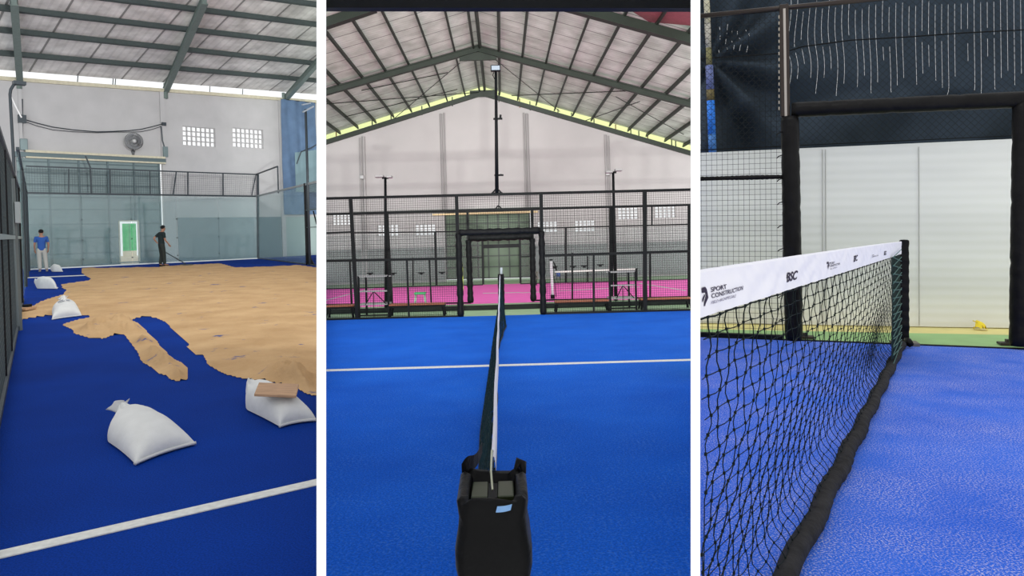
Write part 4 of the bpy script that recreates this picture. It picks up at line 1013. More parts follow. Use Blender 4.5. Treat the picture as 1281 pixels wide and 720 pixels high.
def rack(label, u0, u1, v0, vm, vsh, vb):
    pl, t_ = kplane(u0, vb, u1, vb-(u1-u0)*.027); a_ = fz(K.on(u0, 380, pl)); b_ = fz(K.on(u1, 380, pl)); c = (u0+u1)/2
    Z = lambda v: K.on(c, v, pl).z
    o_ = a_.lerp(b_, .5); t = thing('player_bench', label, 'rack', K, o_); x = (b_-a_).normalized(); y = dd*.5
    for p in (a_, b_, a_+y+x*.08, b_+y-x*.08): m_ = MB(); m_.bar(p, p+V((0, 0, Z(v0))), .045); m_.build('upright', m_fence, t, o_)
    m_ = MB(); m_.bar(a_+V((0, 0, Z(v0))), b_+V((0, 0, Z(v0))), .04); m_.bar(a_+y+V((0, 0, Z(v0+1))), b_+y+V((0, 0, Z(v0+1))), .03); m_.build('top_rail', m_pipe, t, o_)
    m_ = MB(); m_.bar(a_+V((0, 0, Z(vm))), b_+V((0, 0, Z(vm))), .035); m_.build('middle_rail', m_pipe, t, o_)
    m_ = MB(); m_.box(a_.lerp(b_, .5)+y*.5+V((0, 0, Z(vsh))), b_-a_, y, (0, 0, .04)); m_.build('seat', m_pipe, t, o_)
    m_ = MB(); mid = a_.lerp(b_, .5); m_.bar(mid+V((0, 0, Z(vm))), a_+x*.15+V((0, 0, Z(vsh))), .02); m_.build('brace', m_fence, t, o_)
    m_ = MB(); m_.bar(mid+V((0, 0, Z(vm))), b_-x*.05+V((0, 0, Z(vsh))), .02); m_.build('brace', m_fence, t, o_)
    m_ = MB(); m_.bar(mid+V((0, 0, Z(vm)+.02)), mid, .015); m_.build('brace', m_fence, t, o_)
    m_ = MB(); m_.bar(a_+V((0, 0, .05)), b_+V((0, 0, .05)), .03); m_.build('bottom_rail', m_fence, t, o_)
rack('black steel frame rack with crossed braces, left between the fences', 449.3, 486, 345.2, 364, 380.5, 397.2)
rack('black steel frame rack with crossed braces, right between the fences', 763.5, 796, 339.5, 356.5, 372.8, 388.2)
o_ = K.fl(526, 380.5); t = thing('stool', 'small green stool standing on the pink court behind the fences', 'stool', K, o_); P_ = (o_, dd); zz = K.on(526, 366.5, P_).z; wv = (K.on(533, 370, P_)-K.on(519, 370, P_)).length/2
m_ = MB(); m_.box(o_+V((0, 0, zz)), kt*2*wv, dd*.3, (0, 0, .06)); m_.build('seat', mat('mint_green', (72, 176, 110), .6), t, o_, bevel=.015)
for sx in (-1, 1):
    for sy in (-1, 1): m_ = MB(); m_.bar(o_+kt*sx*wv*.75+dd*sy*.1+V((0, 0, zz)), o_+kt*sx*wv*.95+dd*sy*.14, .03); m_.build('leg', mat('pale_leg', (150, 190, 160), .6), t, o_)
# yellow upright pad behind the doorway post
o_ = K.fl(578.6, 385); P_ = (o_, dd); t = thing('yellow_pad', 'narrow yellow-green pad standing behind the left doorway post', 'pad', K, o_)
a_ = K.on(578.8, 363, P_); b_ = K.on(577.6, 329, P_); m_ = MB(); m_.bar(a_, b_, .05, .05, up=dd); m_.build('pad', mat('acid_yellow', (196, 208, 72), .7), t, o_, bevel=.01)
m_ = MB(); m_.bar(o_, a_, .03); m_.build('stand', m_fence, t, o_)
# far net of the pink court: end post wrapped white, net, blue bucket, white cloth
o_ = K.fl(691.5, 374); P_ = (o_, dd); t = thing('net_post', 'white-wrapped net post of the pink court, right of the doorway', 'post', K, o_)
m_ = MB(); n_ = 10; m_.tube([o_.lerp(K.on(689.3, 325, P_), k/n_) for k in range(n_+1)], [.04+.006*math.sin(k*2) for k in range(n_+1)], 8); m_.build('wrapping', mat('white_wrap', (214, 212, 216), .8, noise=.1), t, o_, smooth=True)
m_ = MB(); m_.box(K.on(689.3, 325, P_), kt*.09, dd*.09, (0, 0, .05)); m_.build('cap', m_fence, t, o_)
m_ = MB(); m_.box(o_+V((0, 0, .08)), kt*.12, dd*.12, (0, 0, .12)); m_.build('foot', m_fence, t, o_)
m_ = MB(); m_.tube([K.on(692.5, 327, P_), K.on(695.5, 335, P_), K.on(696, 338, P_)], [.012, .03, .02], 6); m_.build('strap', m_fence, t, o_)
m_ = MB(); m_.tube([K.on(693, 345, P_), K.on(695.5, 371, P_)], .01, 5); m_.build('cord', m_fence, t, o_)
pn, tn = kplane(694, 356, 796, 351.5); a_ = fz(K.on(694, 340, pn)); b_ = fz(K.on(796, 340, pn)); hn = K.on(745, 337.2, pn).z
t = thing('court_net', 'far net with a pale top band beyond the pink court', 'net', K, a_); 
m_ = MB(); wire_panel(m_, a_, b_, .02, hn-.07, .12, .006); m_.build('net_mesh', m_fence, t, a_)
m_ = MB(); m_.bar(a_+V((0, 0, hn-.03)), b_+V((0, 0, hn-.03)), .02, .07); m_.build('top_band', mat('pale_band', (200, 205, 196), .8), t, a_)
m_ = MB(); m_.bar(b_, b_+V((0, 0, hn)), .08); m_.build('post', m_fence, t, a_)
o_ = K.fl(698.3, 350.6); P_ = (o_, dd); t = thing('ball_trolley', 'blue basket trolley on the far side of the pink court', 'trolley', K, o_)
m_ = MB(); m_.box(K.on(698.3, 343, P_), kt*.17, dd*.2, (0, 0, .2)); m_.build('basket', mat('blue_plastic', (40, 84, 168), .6), t, o_, bevel=.02)
for sx in (-1, 1): m_ = MB(); m_.bar(o_+kt*.08*sx, K.on(698.3, 337.5, P_)+kt*.07*sx, .025); m_.build('leg', m_fence, t, o_)
o_ = K.fl(671.3, 357); P_ = (o_, dd); t = thing('hanging_cloth', 'small white cloth hanging behind the right doorway post', 'cloth', K, K.on(671.3, 344, P_)); o2 = K.on(671.3, 344, P_)
m_ = MB(); m_.grid(lambda a, b: o2+kt*((a-.5)*(.15-.05*b)+.02*math.sin(b*9))+dd*.03*math.sin(a*14+b*4)+V((0, 0, (b-.5)*.34)), 14, 14); m_.build('cloth', mat('white_cloth', (128, 132, 120), .9), t, o2, smooth=True)
m_ = MB(); m_.bar(o_, o2+V((0, 0, .16)), .025); m_.build('stand', m_fence, t, o2)

# ---- the near net, seen end-on
nb = K.fl(626.8, 395.5)
npost = K.O+K.d(616.5, 612)*1.78; npost.z = 0           # near post position
nd_ = (nb-npost); nd_.z = 0; nl = nd_.length; nd_.normalize(); nx = V((nd_.y, -nd_.x, 0))
if nx.dot(V((1, 0, 0))) < 0: nx = -nx
o_ = npost.copy(); t = thing('padel_net', 'long net stretched away from the camera over the blue court', 'net', K, o_)
def npt(d, z, off=0.0): return npost+nd_*d+nx*off+V((0, 0, z))
offs = [(0, -.11), (2.5, -.14), (4.2, -.165), (6.2, -.15), (8, -.11), (9.5, -.03), (11, .03), (12.5, .10), (13.5, .06), (nl, 0)]
def boff(d):
    for (a, x), (b, y) in zip(offs[:-1], offs[1:]):
        if d <= b: return lerp(x, y, sstep(a, b, d))
    return 0
ztop = lambda d: .935-.03*math.sin(PI*min(1, d/nl))
band_h = .07; m_white = mat('white_net_band', (232, 230, 240), .8, noise=.03)
m_ = MB(); n1 = 60
for sgn in (-1, 1): m_.grid(lambda a, b: npt(.12+a*(nl-.16), ztop(a*nl)-band_h*b, sgn*(.004+.003*math.sin(b*PI))+.0015*math.sin(a*60)), n1*2, 4)
m_.grid(lambda a, b: npt(.12+a*(nl-.16), ztop(a*nl)+.004*math.sin(b*PI), (b-.5)*.010+.0015*math.sin(a*60)), n1*2, 4)
m_.build('top_band', m_white, t, o_, smooth=True)
m_net = mat('dark_green_cord', (22, 42, 46), .8, noise=.2)
m_ = MB(); NR = 20
def netp(d, k):
    f_ = k/NR; z = lerp(ztop(d)-band_h, .015, f_); return npt(d, z, boff(d)*(f_**.8)+.006*math.sin(d*70+k*2.2))
ds = []; d = .18
while d < nl-.15: ds.append(d); d += .05 if d < 7 else .08
for i, d in enumerate(ds): m_.tube([netp(d+(.008 if k % 2 else -.008), k) for k in range(0, NR+1, 1 if d < 6 else 2)], .0022 if d < 6 else .0035, 3, caps=False)
for k in range(NR+1): m_.tube([netp(d, k) for d in ds[::2]], .0022, 3, caps=False)
m_.build('net_mesh', m_net, t, o_)
m_ = MB(); m_.tube([npt(d, .012, boff(d)) for d in ds[::3]], .012, 5); m_.build('bottom_cord', m_fence, t, o_)
# far post
o_ = nb.copy(); t = thing('net_post', 'far net post of the blue court in a black padded sleeve', 'post', K, o_); P_ = (o_, dd)
m_ = MB(); n_ = 16; a_ = K.on(627.8, 395.5, P_); b_ = K.on(626.6, 342.5, P_); m_.tube([a_.lerp(b_, k/n_) for k in range(n_+1)], [.075*(1+.06*math.sin(k*2.3)) for k in range(n_+1)], 10); m_.build('padded_sleeve', m_pad, t, o_, smooth=True)
m_ = MB(); a_ = K.on(627.2, 343, P_); b_ = K.on(627.2, 334.5, P_); m_.bar(a_, b_, .05); m_.build('steel_post', mat('bright_steel', (120, 124, 130), .45, .5), t, o_)
# near post with its padded cover
o_ = npost.copy(); cx = .082; cy0 = -.13; cy1 = .12; ct = .90
t = thing('net_post', 'near net post standing in a big black padded cover at the bottom of the view', 'post', K, o_)
def cpt(x, y, z): return npost+nx*x+nd_*y+V((0, 0, z))
m_ = MB(); wall_t = .022
def ring(z, g):     # rounded square outline
    out = []
    for k in range(40):
        a = 2*PI*k/40+PI/4; c_, s_ = math.cos(a), math.sin(a); e = .28
        x = (abs(c_)**e)*math.copysign(1, c_); y = (abs(s_)**e)*math.copysign(1, s_)
        w = g; out.append(cpt(x*(cx+w), (cy0+cy1)/2+y*((cy1-cy0)/2+w), z+.006*math.sin(k*1.1)*(z > .8)))
    return out
rings = [ring(ct*k/24, .004+.006*math.sin(k*1.3)) for k in range(25)]+[ring(ct+.008, -.006), ring(ct+.004, -wall_t), ring(ct-.03, -wall_t-.006), ring(ct-.12, -wall_t-.008)]
o0 = 0
for r in rings: m_.v += r
for j in range(len(rings)-1):
    for k in range(40): m_.f.append((j*40+k, j*40+(k+1) % 40, (j+1)*40+(k+1) % 40, (j+1)*40+k))
m_.build('padded_cover', mat('black_vinyl', (10, 10, 11), .42, noise=.3, nscale=10, bump=.35, bscale=24), t, o_, smooth=True)
m_ol = mat('olive_steel', (46, 54, 30), .35, .3, noise=.2, nscale=12)
for s_ in (-1, 1):
    m_ = MB(); x0, x1 = (.012, .052); y0, y1 = -.052, .062; q = [cpt(s_*x, y, 0) for x, y in ((x0, y0), (x1, y0), (x1, y1), (x0, y1))]
    m_.hexa(q+[p+V((0, 0, .893)) for p in q]); m_.build('steel_channel', m_ol, t, o_, bevel=.003)
m_ = MB(); m_.bar(cpt(0, .0, .3), cpt(0, .0, .89), .11, .022, up=nx); m_.build('winch_slot', m_black, t, o_)
m_ = MB(); m_.tube([cpt(.0, -.03, .90), cpt(-.004, .03, .93), cpt(-.002, .12, .955), cpt(.0, .2, .93)], .003, 6); m_.build('tension_wire', mat('wire_steel', (170, 172, 150), .3, .8), t, o_)
m_ = MB(); m_.grid(lambda a, b: cpt(lerp(.012, .046, a)-.004*b, cy0-.009-.004*math.sin(a*PI), ct-.001-b*.014+.004*a), 6, 4); 
m_.build('blue_label', mat('pale_blue_label', (120, 164, 214), .3), t, o_)
m_ = MB(); m_.grid(lambda a, b: cpt(-.078+.10*a*.5-.004, .10+.16*a*a, lerp(.905, .93, a)+(b-.5)*.045*(1-.3*a)+.01*math.sin(a*6)), 12, 3); m_.build('strap', m_pad, t, o_, smooth=True)
m_ = MB(); m_.tube([cpt(.058, .10, .905), cpt(.066, .115, .925), cpt(.078, .11, .92), cpt(.08, .09, .90)], [.006, .012, .012, .006], 6); m_.build('corner_fold', m_pad, t, o_, smooth=True)
# black beam across the top of the view, carried by the partitions
a_ = K.O+K.d(KL-1, 8)*5.0; b_ = K.O+K.d(KR+1, 2)*5.0; 
a2_ = K.O+K.d(KL+.5, 5.2)*5.0; b2_ = K.O+K.d(KR-.5, 5.8)*5.0
m_ = MB(); m_.bar(a2_, b2_, .08, .075); 
tag(m_.build('steel_beam', m_fence, room=K), 'black steel beam running across the top of the middle court', 'beam')
# ================================================================== RIGHT COURT
Q = Room(1.02, (1194, 290.5), (-1500, 308))
QL, QR = 870.0, 1460.0
m_rturf = turf('blue_turf_right', (42, 98, 214), (52, 110, 226), speck=(214, 206, 226), amount=.8, fine=250, big=1.4)
m_yel = mat('yellow_floor', (226, 214, 140), .7, noise=.08, nscale=3)
m_grn = mat('pale_green_floor', (150, 190, 124), .7, noise=.1, nscale=3)
m_grip = mat('black_vinyl_padding', (21, 20, 20), .4, noise=.3, nscale=9, bump=.5, bscale=12)
a = Q.fl(876, 421); b = Q.fl(1281, 436.5); FQ = Q.vplane(a, b); qt = (b-a); qt.z = 0; qt.normalize()
def qf(u, v): return Q.on(u, v, FQ)
# floor and colour strips
line = lambda u, pa, pb: pa+(u-876)*(pb-pa)/405.0
def qstrip(ra, rb_, z0, z1, name, m, parent=None):
    q = [Q.fl(QL, line(QL, *ra)), Q.fl(QR, line(QR, *ra)), Q.fl(QR, line(QR, *rb_)), Q.fl(QL, line(QL, *rb_))]
    m_ = MB(); m_.prism([(p.x, p.y) for p in q], z0, z1); return m_.build(name, m, parent, room=None if parent else Q)
floorQ = struct(qstrip((1000, 1000), (394, 394), -.12, -.012, 'floor', m_yel))
qstrip((1000, 1000), (421, 436.5), -.012, 0, 'blue_court_turf', m_rturf, floorQ)
qstrip((419, 434), (411, 418.5), -.012, -.004, 'green_strip', m_grn, floorQ)
# panel wall
a = Q.fl(876, 403.5); b = Q.fl(1281, 410); WQ = Q.vplane(a, b); wt = (b-a); wt.z = 0; wt.normalize()
QA = fz(Q.on(QL, 300, WQ)); QB = fz(Q.on(QR, 300, WQ))
ztl = Q.on(876, 191, WQ).z; ztr = Q.on(1270, 173.5, WQ).z
m_panel = bpy.data.materials.new('ribbed_white_panel'); m_panel.use_nodes = True
nt = m_panel.node_tree; bs = nt.nodes['Principled BSDF']; bs.inputs['Roughness'].default_value = .55
tc = nt.nodes.new('ShaderNodeTexCoord'); wv = nt.nodes.new('ShaderNodeTexWave'); wv.wave_type = 'BANDS'; wv.bands_direction = 'Z'; wv.inputs['Scale'].default_value = 3.2; wv.inputs['Distortion'].default_value = 0
nt.links.new(tc.outputs['Object'], wv.inputs[0]); bp = nt.nodes.new('ShaderNodeBump'); bp.inputs['Strength'].default_value = .25; bp.inputs['Distance'].default_value = .01
nt.links.new(wv.outputs['Fac'], bp.inputs['Height']); nt.links.new(bp.outputs[0], bs.inputs['Normal'])
nz = nt.nodes.new('ShaderNodeTexNoise'); nz.inputs['Scale'].default_value = 1.2; mpn = nt.nodes.new('ShaderNodeMapping'); mpn.inputs['Scale'].default_value = (.3, .3, 2)
nt.links.new(tc.outputs['Object'], mpn.inputs[0]); nt.links.new(mpn.outputs[0], nz.inputs[0])
rr = nt.nodes.new('ShaderNodeValToRGB'); rr.color_ramp.elements[0].color = lin((216, 217, 213)); rr.color_ramp.elements[1].color = lin((228, 229, 225)); rr.color_ramp.elements[0].position = .35; rr.color_ramp.elements[1].position = .65
nt.links.new(nz.outputs['Fac'], rr.inputs[0]); nt.links.new(rr.outputs[0], bs.inputs['Base Color'])
sA = 0; sB = (QB-QA).length; s876 = (Q.on(876, 191, WQ)-QA).dot(wt); s1270 = (Q.on(1270, 173.5, WQ)-QA).dot(wt)
wb = holed_wall(Q, WQ, QA, QB, {'f': lambda s: lerp(ztl, ztr, (s-s876)/(s1270-s876)), 'knots': []}, [], .08)
wallQ = struct(wb.build('wall_back', m_panel, room=Q))
for u in (1029, 1033, 1149.5):
    s = (Q.on(u, 300, WQ)-QA).dot(wt); m_ = MB(); p = QA+wt*s-WQ[1]*.008; m_.bar(p+V((0, 0, .01)), p+V((0, 0, ztl)), .005, .012); m_.build('joint', mat('panel_joint', (190, 190, 186), .6), wallQ)
# dark hanging net sheet above the panels
TQ = (WQ[0]+WQ[1]*.6, WQ[1]); ta = fz(Q.on(875.5, 300, TQ)); tb = fz(Q.on(QR, 300, TQ)); ta = ta; tl = (tb-ta).length
zlo = ztl-.35; zhi = Q.on(1000, -50, TQ).z
z100 = lambda v: Q.on(1100, v, TQ).z
m_net_sheet = mat('dark_shade_cloth', (50, 60, 70), .85, noise=.16, nscale=3, bump=.2, bscale=30)
def fold(s, z):
    # folds gather at a tie near the left and drape below the rope
    gx = (Q.on(888, 76, TQ)-ta).dot(wt); gz = Q.on(888, 76, TQ).z
    dx = s-gx; dz = z-gz; r = math.hypot(dx, dz)+.12; an = math.atan2(dz, dx)
    w = math.exp(-max(0, dx-.5)*1.2)
    f_ = w*.2*math.sin(an*9+.6*math.sin(r*3))*min(1, r*1.5)
    f_ += (1-w)*(.03*math.sin(s*2.5+.5*math.sin(z*1.2)))
    below = sstep(0, -1.1, z-gz-.3)
    f_ += sstep(-1.0, -1.5, z-gz)*.07*math.sin((s*.8+(z-gz)*1.5)*7)+.02*w*mnoise.noise(V((s*2, z*2, 0)))
    lowz = sstep(z100(112), z100(135), z)
    f_ += lowz*.14*math.sin((s*.9-(z-gz)*.9)*5+1.2*math.sin(s*1.7))
    return f_
NX = int(tl/.03); NZ = 64
slits = {}
rs = random.Random(11)
m_ = MB(); cols = []
u_sl = [988+8.3*k for k in range(57)]
ss = sorted([(Q.on(u, 100, TQ)-ta).dot(wt) for u in u_sl]+[(Q.on(u, 100, TQ)-ta).dot(wt) for u in (900, 909, 917, 925, 935)])
knots = [tl*k/NX for k in range(NX+1)]; isslit = {}
sw = .0022
for s in ss:
    knots = [k for k in knots if abs(k-s) > .012]; knots += [s-sw/2, s+sw/2]
knots = sorted(k for k in knots if 0 <= k <= tl)
z100 = lambda v: Q.on(1100, v, TQ).z
def slit_ranges(s, left):
    out = []
    if left: return [(z100(29+rs.uniform(-2, 2)), z100(24)), (z100(43), z100(36)), (z100(55+rs.uniform(-3, 2)), z100(49))]
    if rs.random() < .45: return [(z100(rs.uniform(95, 125)), z100(rs.choice((-45, 4, 8))))]
    top_ = z100(rs.choice((-45, 0, 5, 8, 12))); 
    m1 = z100(rs.uniform(40, 56)); out.append((m1, top_))
    if rs.random() < .8: b_ = z100(rs.uniform(76, 120)); out.append((b_, z100(rs.uniform(53, 62))))
    return out
left_lim = (Q.on(975, 100, TQ)-ta).dot(wt)
rng = {}
for s in ss: rng[round(s, 5)] = slit_ranges(s, s < left_lim)
for i in range(len(knots)-1):
    s0, s1 = knots[i], knots[i+1]; r_ = None
    if abs((s1-s0)-sw) < 1e-5: r_ = rng.get(round((s0+s1)/2, 5))
    for k in range(NZ):
        z0_ = lerp(zlo, zhi, k/NZ); z1_ = lerp(zlo, zhi, (k+1)/NZ); zm = (z0_+z1_)/2
        if r_ and any(lo < zm < hi for lo, hi in r_): continue
        P = [ta+wt*s+V((0, 0, z))+TQ[1]*fold(s, z) for s, z in ((s0, z0_), (s1, z0_), (s1, z1_), (s0, z1_))]; m_.quad(*P)
import bmesh
t = thing('shade_cloth', 'dark blue-black shade cloth hanging in folds above the white panels, with thin slits', 'cloth', Q, ta)
ob = m_.build('cloth', m_net_sheet, t, ta)
bm = bmesh.new(); bm.from_mesh(ob.data); bmesh.ops.remove_doubles(bm, verts=bm.verts, dist=.0005); bmesh.ops.recalc_face_normals(bm, faces=bm.faces); bm.to_mesh(ob.data); bm.free()
ob.data.polygons.foreach_set('use_smooth', [True]*len(ob.data.polygons))
pts = [Q.on(u, v, TQ)-TQ[1]*.13 for u, v in ((QL+1, 77), (888, 75.5), (930, 73), (975, 70), (1000, 62), (1060, 54), (1130, 50), (1200, 45), (1281, 41), (QR, 38))]
m_ = MB(); m_.tube(pts, .008, 5); m_.build('rope', m_black, t, ta, smooth=True)
# diamond mesh in front of the cloth
DQ = (WQ[0]-WQ[1]*.12, WQ[1]); da = fz(Q.on(QL+1, 300, DQ)); db = fz(Q.on(QR, 300, DQ)); dl = (db-da).length
dz0 = ztl-.05; dz1 = Q.on(1000, -50, DQ).z
t = thing('chain_link_net', 'diamond-mesh dark netting stretched across the shade cloth above the white panels', 'netting', Q, da)
m_ = MB(); st = .075; n_ = int((dl+(dz1-dz0))/st)
for k in range(-int((dz1-dz0)/st), int(dl/st)+1):
    s0 = k*st; h_ = dz1-dz0; tw = lambda s: lerp(ztl, ztr, (s-(s876))/(s1270-s876))+.02-dz0
    lo = max(0, -s0); hi = min(h_, dl-s0)
    while lo < hi and lo < tw(s0+lo): lo += .01
    if hi > lo: m_.wire(da+wt*(s0+lo)+V((0, 0, dz0+lo)), da+wt*(s0+hi)+V((0, 0, dz0+hi)), .0022)
    s1 = s0+h_; lo = max(0, s1-dl); hi = min(h_, s1)
    while lo < hi and lo < tw(s1-lo): lo += .01
    if hi > lo: m_.wire(da+wt*(s1-lo)+V((0, 0, dz0+lo)), da+wt*(s1-hi)+V((0, 0, dz0+hi)), .0022)
m_.build('diamond_mesh', mat('net_cord_dark', (34, 36, 36), .7), t, da)
for z, zb_ in ((lerp(ztl, ztr, -s876/(s1270-s876))+.02, lerp(ztl, ztr, (dl-s876)/(s1270-s876))+.02), (dz1, dz1)): m_ = MB(); m_.tube([da+V((0, 0, z)), db+V((0, 0, zb_))], .005, 5); m_.build('edge_cord', m_black, t, da)
# blue banded pole
BP = (WQ[0]+WQ[1]*.26, WQ[1]); o_ = fz(Q.on(889, 300, BP)); t = thing('banded_pole', 'tall pole with blue, yellow and white bands, behind the mesh left of the doorway', 'pole', Q, o_)
for v0, v1, col, nm in ((190, 168, (60, 120, 190), 'sleeve'), (168, 126, (30, 120, 220), 'sleeve'), (126, 112, (104, 92, 52), 'tape'), (112, 82, (98, 110, 160), 'sleeve'), (82, 60, (120, 116, 74), 'tape'), (60, 30, (176, 172, 160), 'sleeve'), (30, -40, (206, 200, 170), 'sleeve')):
    m_ = MB(); x0 = 891 if v0 > 100 else 888; m_.tube([Q.on(lerp(891.5, 884, (190-v0)/190), v0, BP), Q.on(lerp(891.5, 884, (190-v1)/190), v1, BP)], .045 if v0 > 100 else .034, 10); m_.build(nm, mat('pole_band', col, .6, noise=.12, nscale=20), t, o_, smooth=True)
m_ = MB(); m_.tube([o_, Q.on(891.5, 190, BP)], .045, 10); m_.build('shaft', mat('pole_blue', (50, 110, 190), .6), t, o_, smooth=True)
# fence with padded doorway
o_ = fz(qf(990, 300)); t = thing('court_fence', 'mesh side fence of the right court with a wide padded doorway', 'fence', Q, o_)
a_ = fz(qf(QL+1, 300)); b_ = fz(qf(979, 300))
m_ = MB(); wire_panel(m_, a_, b_, .05, qf(930, 12).z, .05, .0018); m_.build('wire_mesh', m_fence, t, o_)
m_brown = mat('dark_brown_steel', (52, 44, 40), .32, .6, noise=.2, nscale=6)
m_ = MB(); m_.tube([qf(QL+1, 20.5), qf(985, 9.5), qf(1120, -4)], .024, 8); m_.build('top_rail', m_brown, t, o_, smooth=True)
m_ = MB(); m_.bar(qf(982.5, 146), qf(980.5, 6), .085, .06, up=FQ[1]); m_.build('steel_post', m_brown, t, o_, bevel=.008)
m_ = MB(); m_.bar(qf(983, 146)-FQ[1]*.034, qf(981, 12)-FQ[1]*.034, .022, .006, up=FQ[1]); m_.build('highlight_strip', mat('steel_highlight', (168, 160, 152), .35, .5), t, o_)  # the post's bright highlight, put in as a pale strip
for k in range(24):
    pass
m_ = MB(); n_ = 40
p0 = qf(QL+1, 223.5); p1 = qf(979, 221)
m_.tube([p0.lerp(p1, k/n_) for k in range(n_+1)], [.021*(1+.12*math.sin(k*2.7)+.08*math.sin(k*6.1)) for k in range(n_+1)], 8); m_.build('padded_rail', m_grip, t, o_, smooth=True)
def padded(u0, v0, u1, v1, r, n_=44, wr=.05, sc=2.1):
    p0 = qf(u0, v0); p1 = qf(u1, v1); m_ = MB()
    m_.tube([p0.lerp(p1, k/n_) for k in range(n_+1)], [r*(.9 if k in (0, n_) else 1)*(1+wr*.7*mnoise.noise(V((k*.45, sc, r*90)))+wr*.25*math.sin(k*sc)-(.08 if k % 11 == 7 else 0)) for k in range(n_+1)], 16)
    return m_.build('padding', m_grip, t, o_, smooth=True)
padded(988, 146, 993, 424, .083); padded(990, 137.5, QR, 116, .072, 60, .03); padded(1279.5, 128, 1275, 432.5, .078)
# laces / staples along the inner edge of the left padding
for k in range(9):
    p = qf(979+.35*k, 165+k*29); m_ = MB(); m_.tube([p+qt*.0-FQ[1]*.03, p-qt*.04-FQ[1]*.05+V((0, 0, -.015)), p-qt*.055-FQ[1]*.03+V((0, 0, -.03))], .005, 5); m_.build('lace', m_black, t, o_)
for k in range(16):      # bright mesh ends on the steel post
    p = qf(974.5, 22+k*7.6); m_ = MB(); m_.box(p-FQ[1]*.02, qt*.009, FQ[1]*.01, (0, 0, .03)); m_.build('staple', mat('pale_staple', (176, 166, 150), .4, .5), t, o_)
m_ = MB(); m_.bar(a_+V((0, 0, .02)), b_+V((0, 0, .02)), .05, .05); m_.bar(b_+V((0, 0, .004)), fz(qf(QR, 300))+V((0, 0, .004)), .04, .012); m_.build('bottom_rail', m_fence, t, o_)
for u, v in ((1007, 422.5), (1262, 431)):
    m_ = MB(); p = Q.fl(u, v); m_.box(p+V((0, 0, .012)), qt*.16, FQ[1]*.12, (0, 0, .02)); m_.box(p+V((0, 0, .03)), qt*.05, FQ[1]*.05, (0, 0, .04)); m_.build('foot_plate', mat('dark_plate', (64, 58, 52), .6, .3), t, o_)
# small yellow scrap by the wall
p = Q.fl(1226.5, 411.5); t = thing('yellow_leaf', 'small bright yellow scrap lying on the yellow floor strip by the white panels', 'leaf', Q, p)
m_ = MB(); m_.grid(lambda a, b: V(((a-.5)*.16*(1-abs(b-.5)*1.4), (b-.5)*.12, .01+.07*math.sin(a*PI)*(.4+.6*b)+.02*math.sin(a*9+b*5))), 10, 8); m_.build('blade', mat('bright_yellow', (246, 220, 50), .6), t, None, smooth=True)
m_ = MB(); m_.tube([V((0, 0, .03)), V((-.02, .03, .07)), V((-.05, .05, .085))], .006, 5); m_.build('stem', mat('stem_yellow', (214, 190, 60), .6), t, None)

# ---- the net
N1 = Q.fl(1130, 431); N0 = Q.fl(990, 720); nd = (N1-N0); nd.z = 0; nd.normalize(); nn = V((nd.y, -nd.x, 0))      # nn towards the camera side
if nn.dot(Q.O-N0) < 0: nn = -nn
NP = (N0, nn)
def nQ(u, v): return Q.on(u, v, NP)
def nsd(u): return (nQ(u, 350)-N0).dot(nd)
dmin = nsd(871.5); dB = nsd(876.2); dmax = nsd(1127.5)
def np_(d, z, off=0.0): return N0+nd*d+nn*off+V((0, 0, z))
zt0 = nQ(876, 341).z; zt1 = nQ(1128, 302.5).z; zb0 = nQ(876, 397).z; zb1 = nQ(1125, 318.5).z
def ztq(d): t_ = (d-dB)/(dmax-dB); return lerp(zt0, zt1, t_)-.028*math.sin(PI*t_)*0
def zbq(d): t_ = (d-dB)/(dmax-dB); return lerp(zb0, zb1, t_)
um = 1000; ztm = nQ(um, 321.2).z; zbm = nQ(um, 357.8).z; dm = nsd(um); tm = (dm-dB)/(dmax-dB)
kt_ = (ztm-lerp(zt0, zt1, tm))/(tm*(1-tm)); kb_ = (zbm-lerp(zb0, zb1, tm))/(tm*(1-tm))
def ztq(d): t_ = (d-dB)/(dmax-dB); return lerp(zt0, zt1, t_)+kt_*t_*(1-t_)
def zbq(d): t_ = (d-dB)/(dmax-dB); return lerp(zb0, zb1, t_)+kb_*t_*(1-t_)
o_ = fz(N1); t = thing('padel_net', 'net with printed white top band running away to the black post, right court', 'net', Q, o_)
def wrk(d, f): return .0045*mnoise.noise(V((d*7, f*2.2+d*5, 1)))+.0022*mnoise.noise(V((d*22-f*4, f*3, 5)))
m_ = MB(); 
m_.grid(lambda a, b: np_(lerp(dmin, dmax, a), lerp(ztq(lerp(dmin, dmax, a)), zbq(lerp(dmin, dmax, a)), b), .002+wrk(lerp(dmin, dmax, a), b)), 420, 12)
m_.grid(lambda a, b: np_(lerp(dmin, dmax, a), lerp(ztq(lerp(dmin, dmax, a)), zbq(lerp(dmin, dmax, a)), b), -.007), 60, 2)
m_.grid(lambda a, b: np_(lerp(dmin, dmax, a), ztq(lerp(dmin, dmax, a))+.006*math.sin(b*PI), lerp(-.007, .002+wrk(lerp(dmin, dmax, a), 0), b)), 420, 4)
band = m_.build('top_band', mat('white_vinyl_band', (236, 234, 242), .6, noise=.02), t, o_, smooth=True)
m_ink = mat('dark_ink', (42, 30, 58), .6)
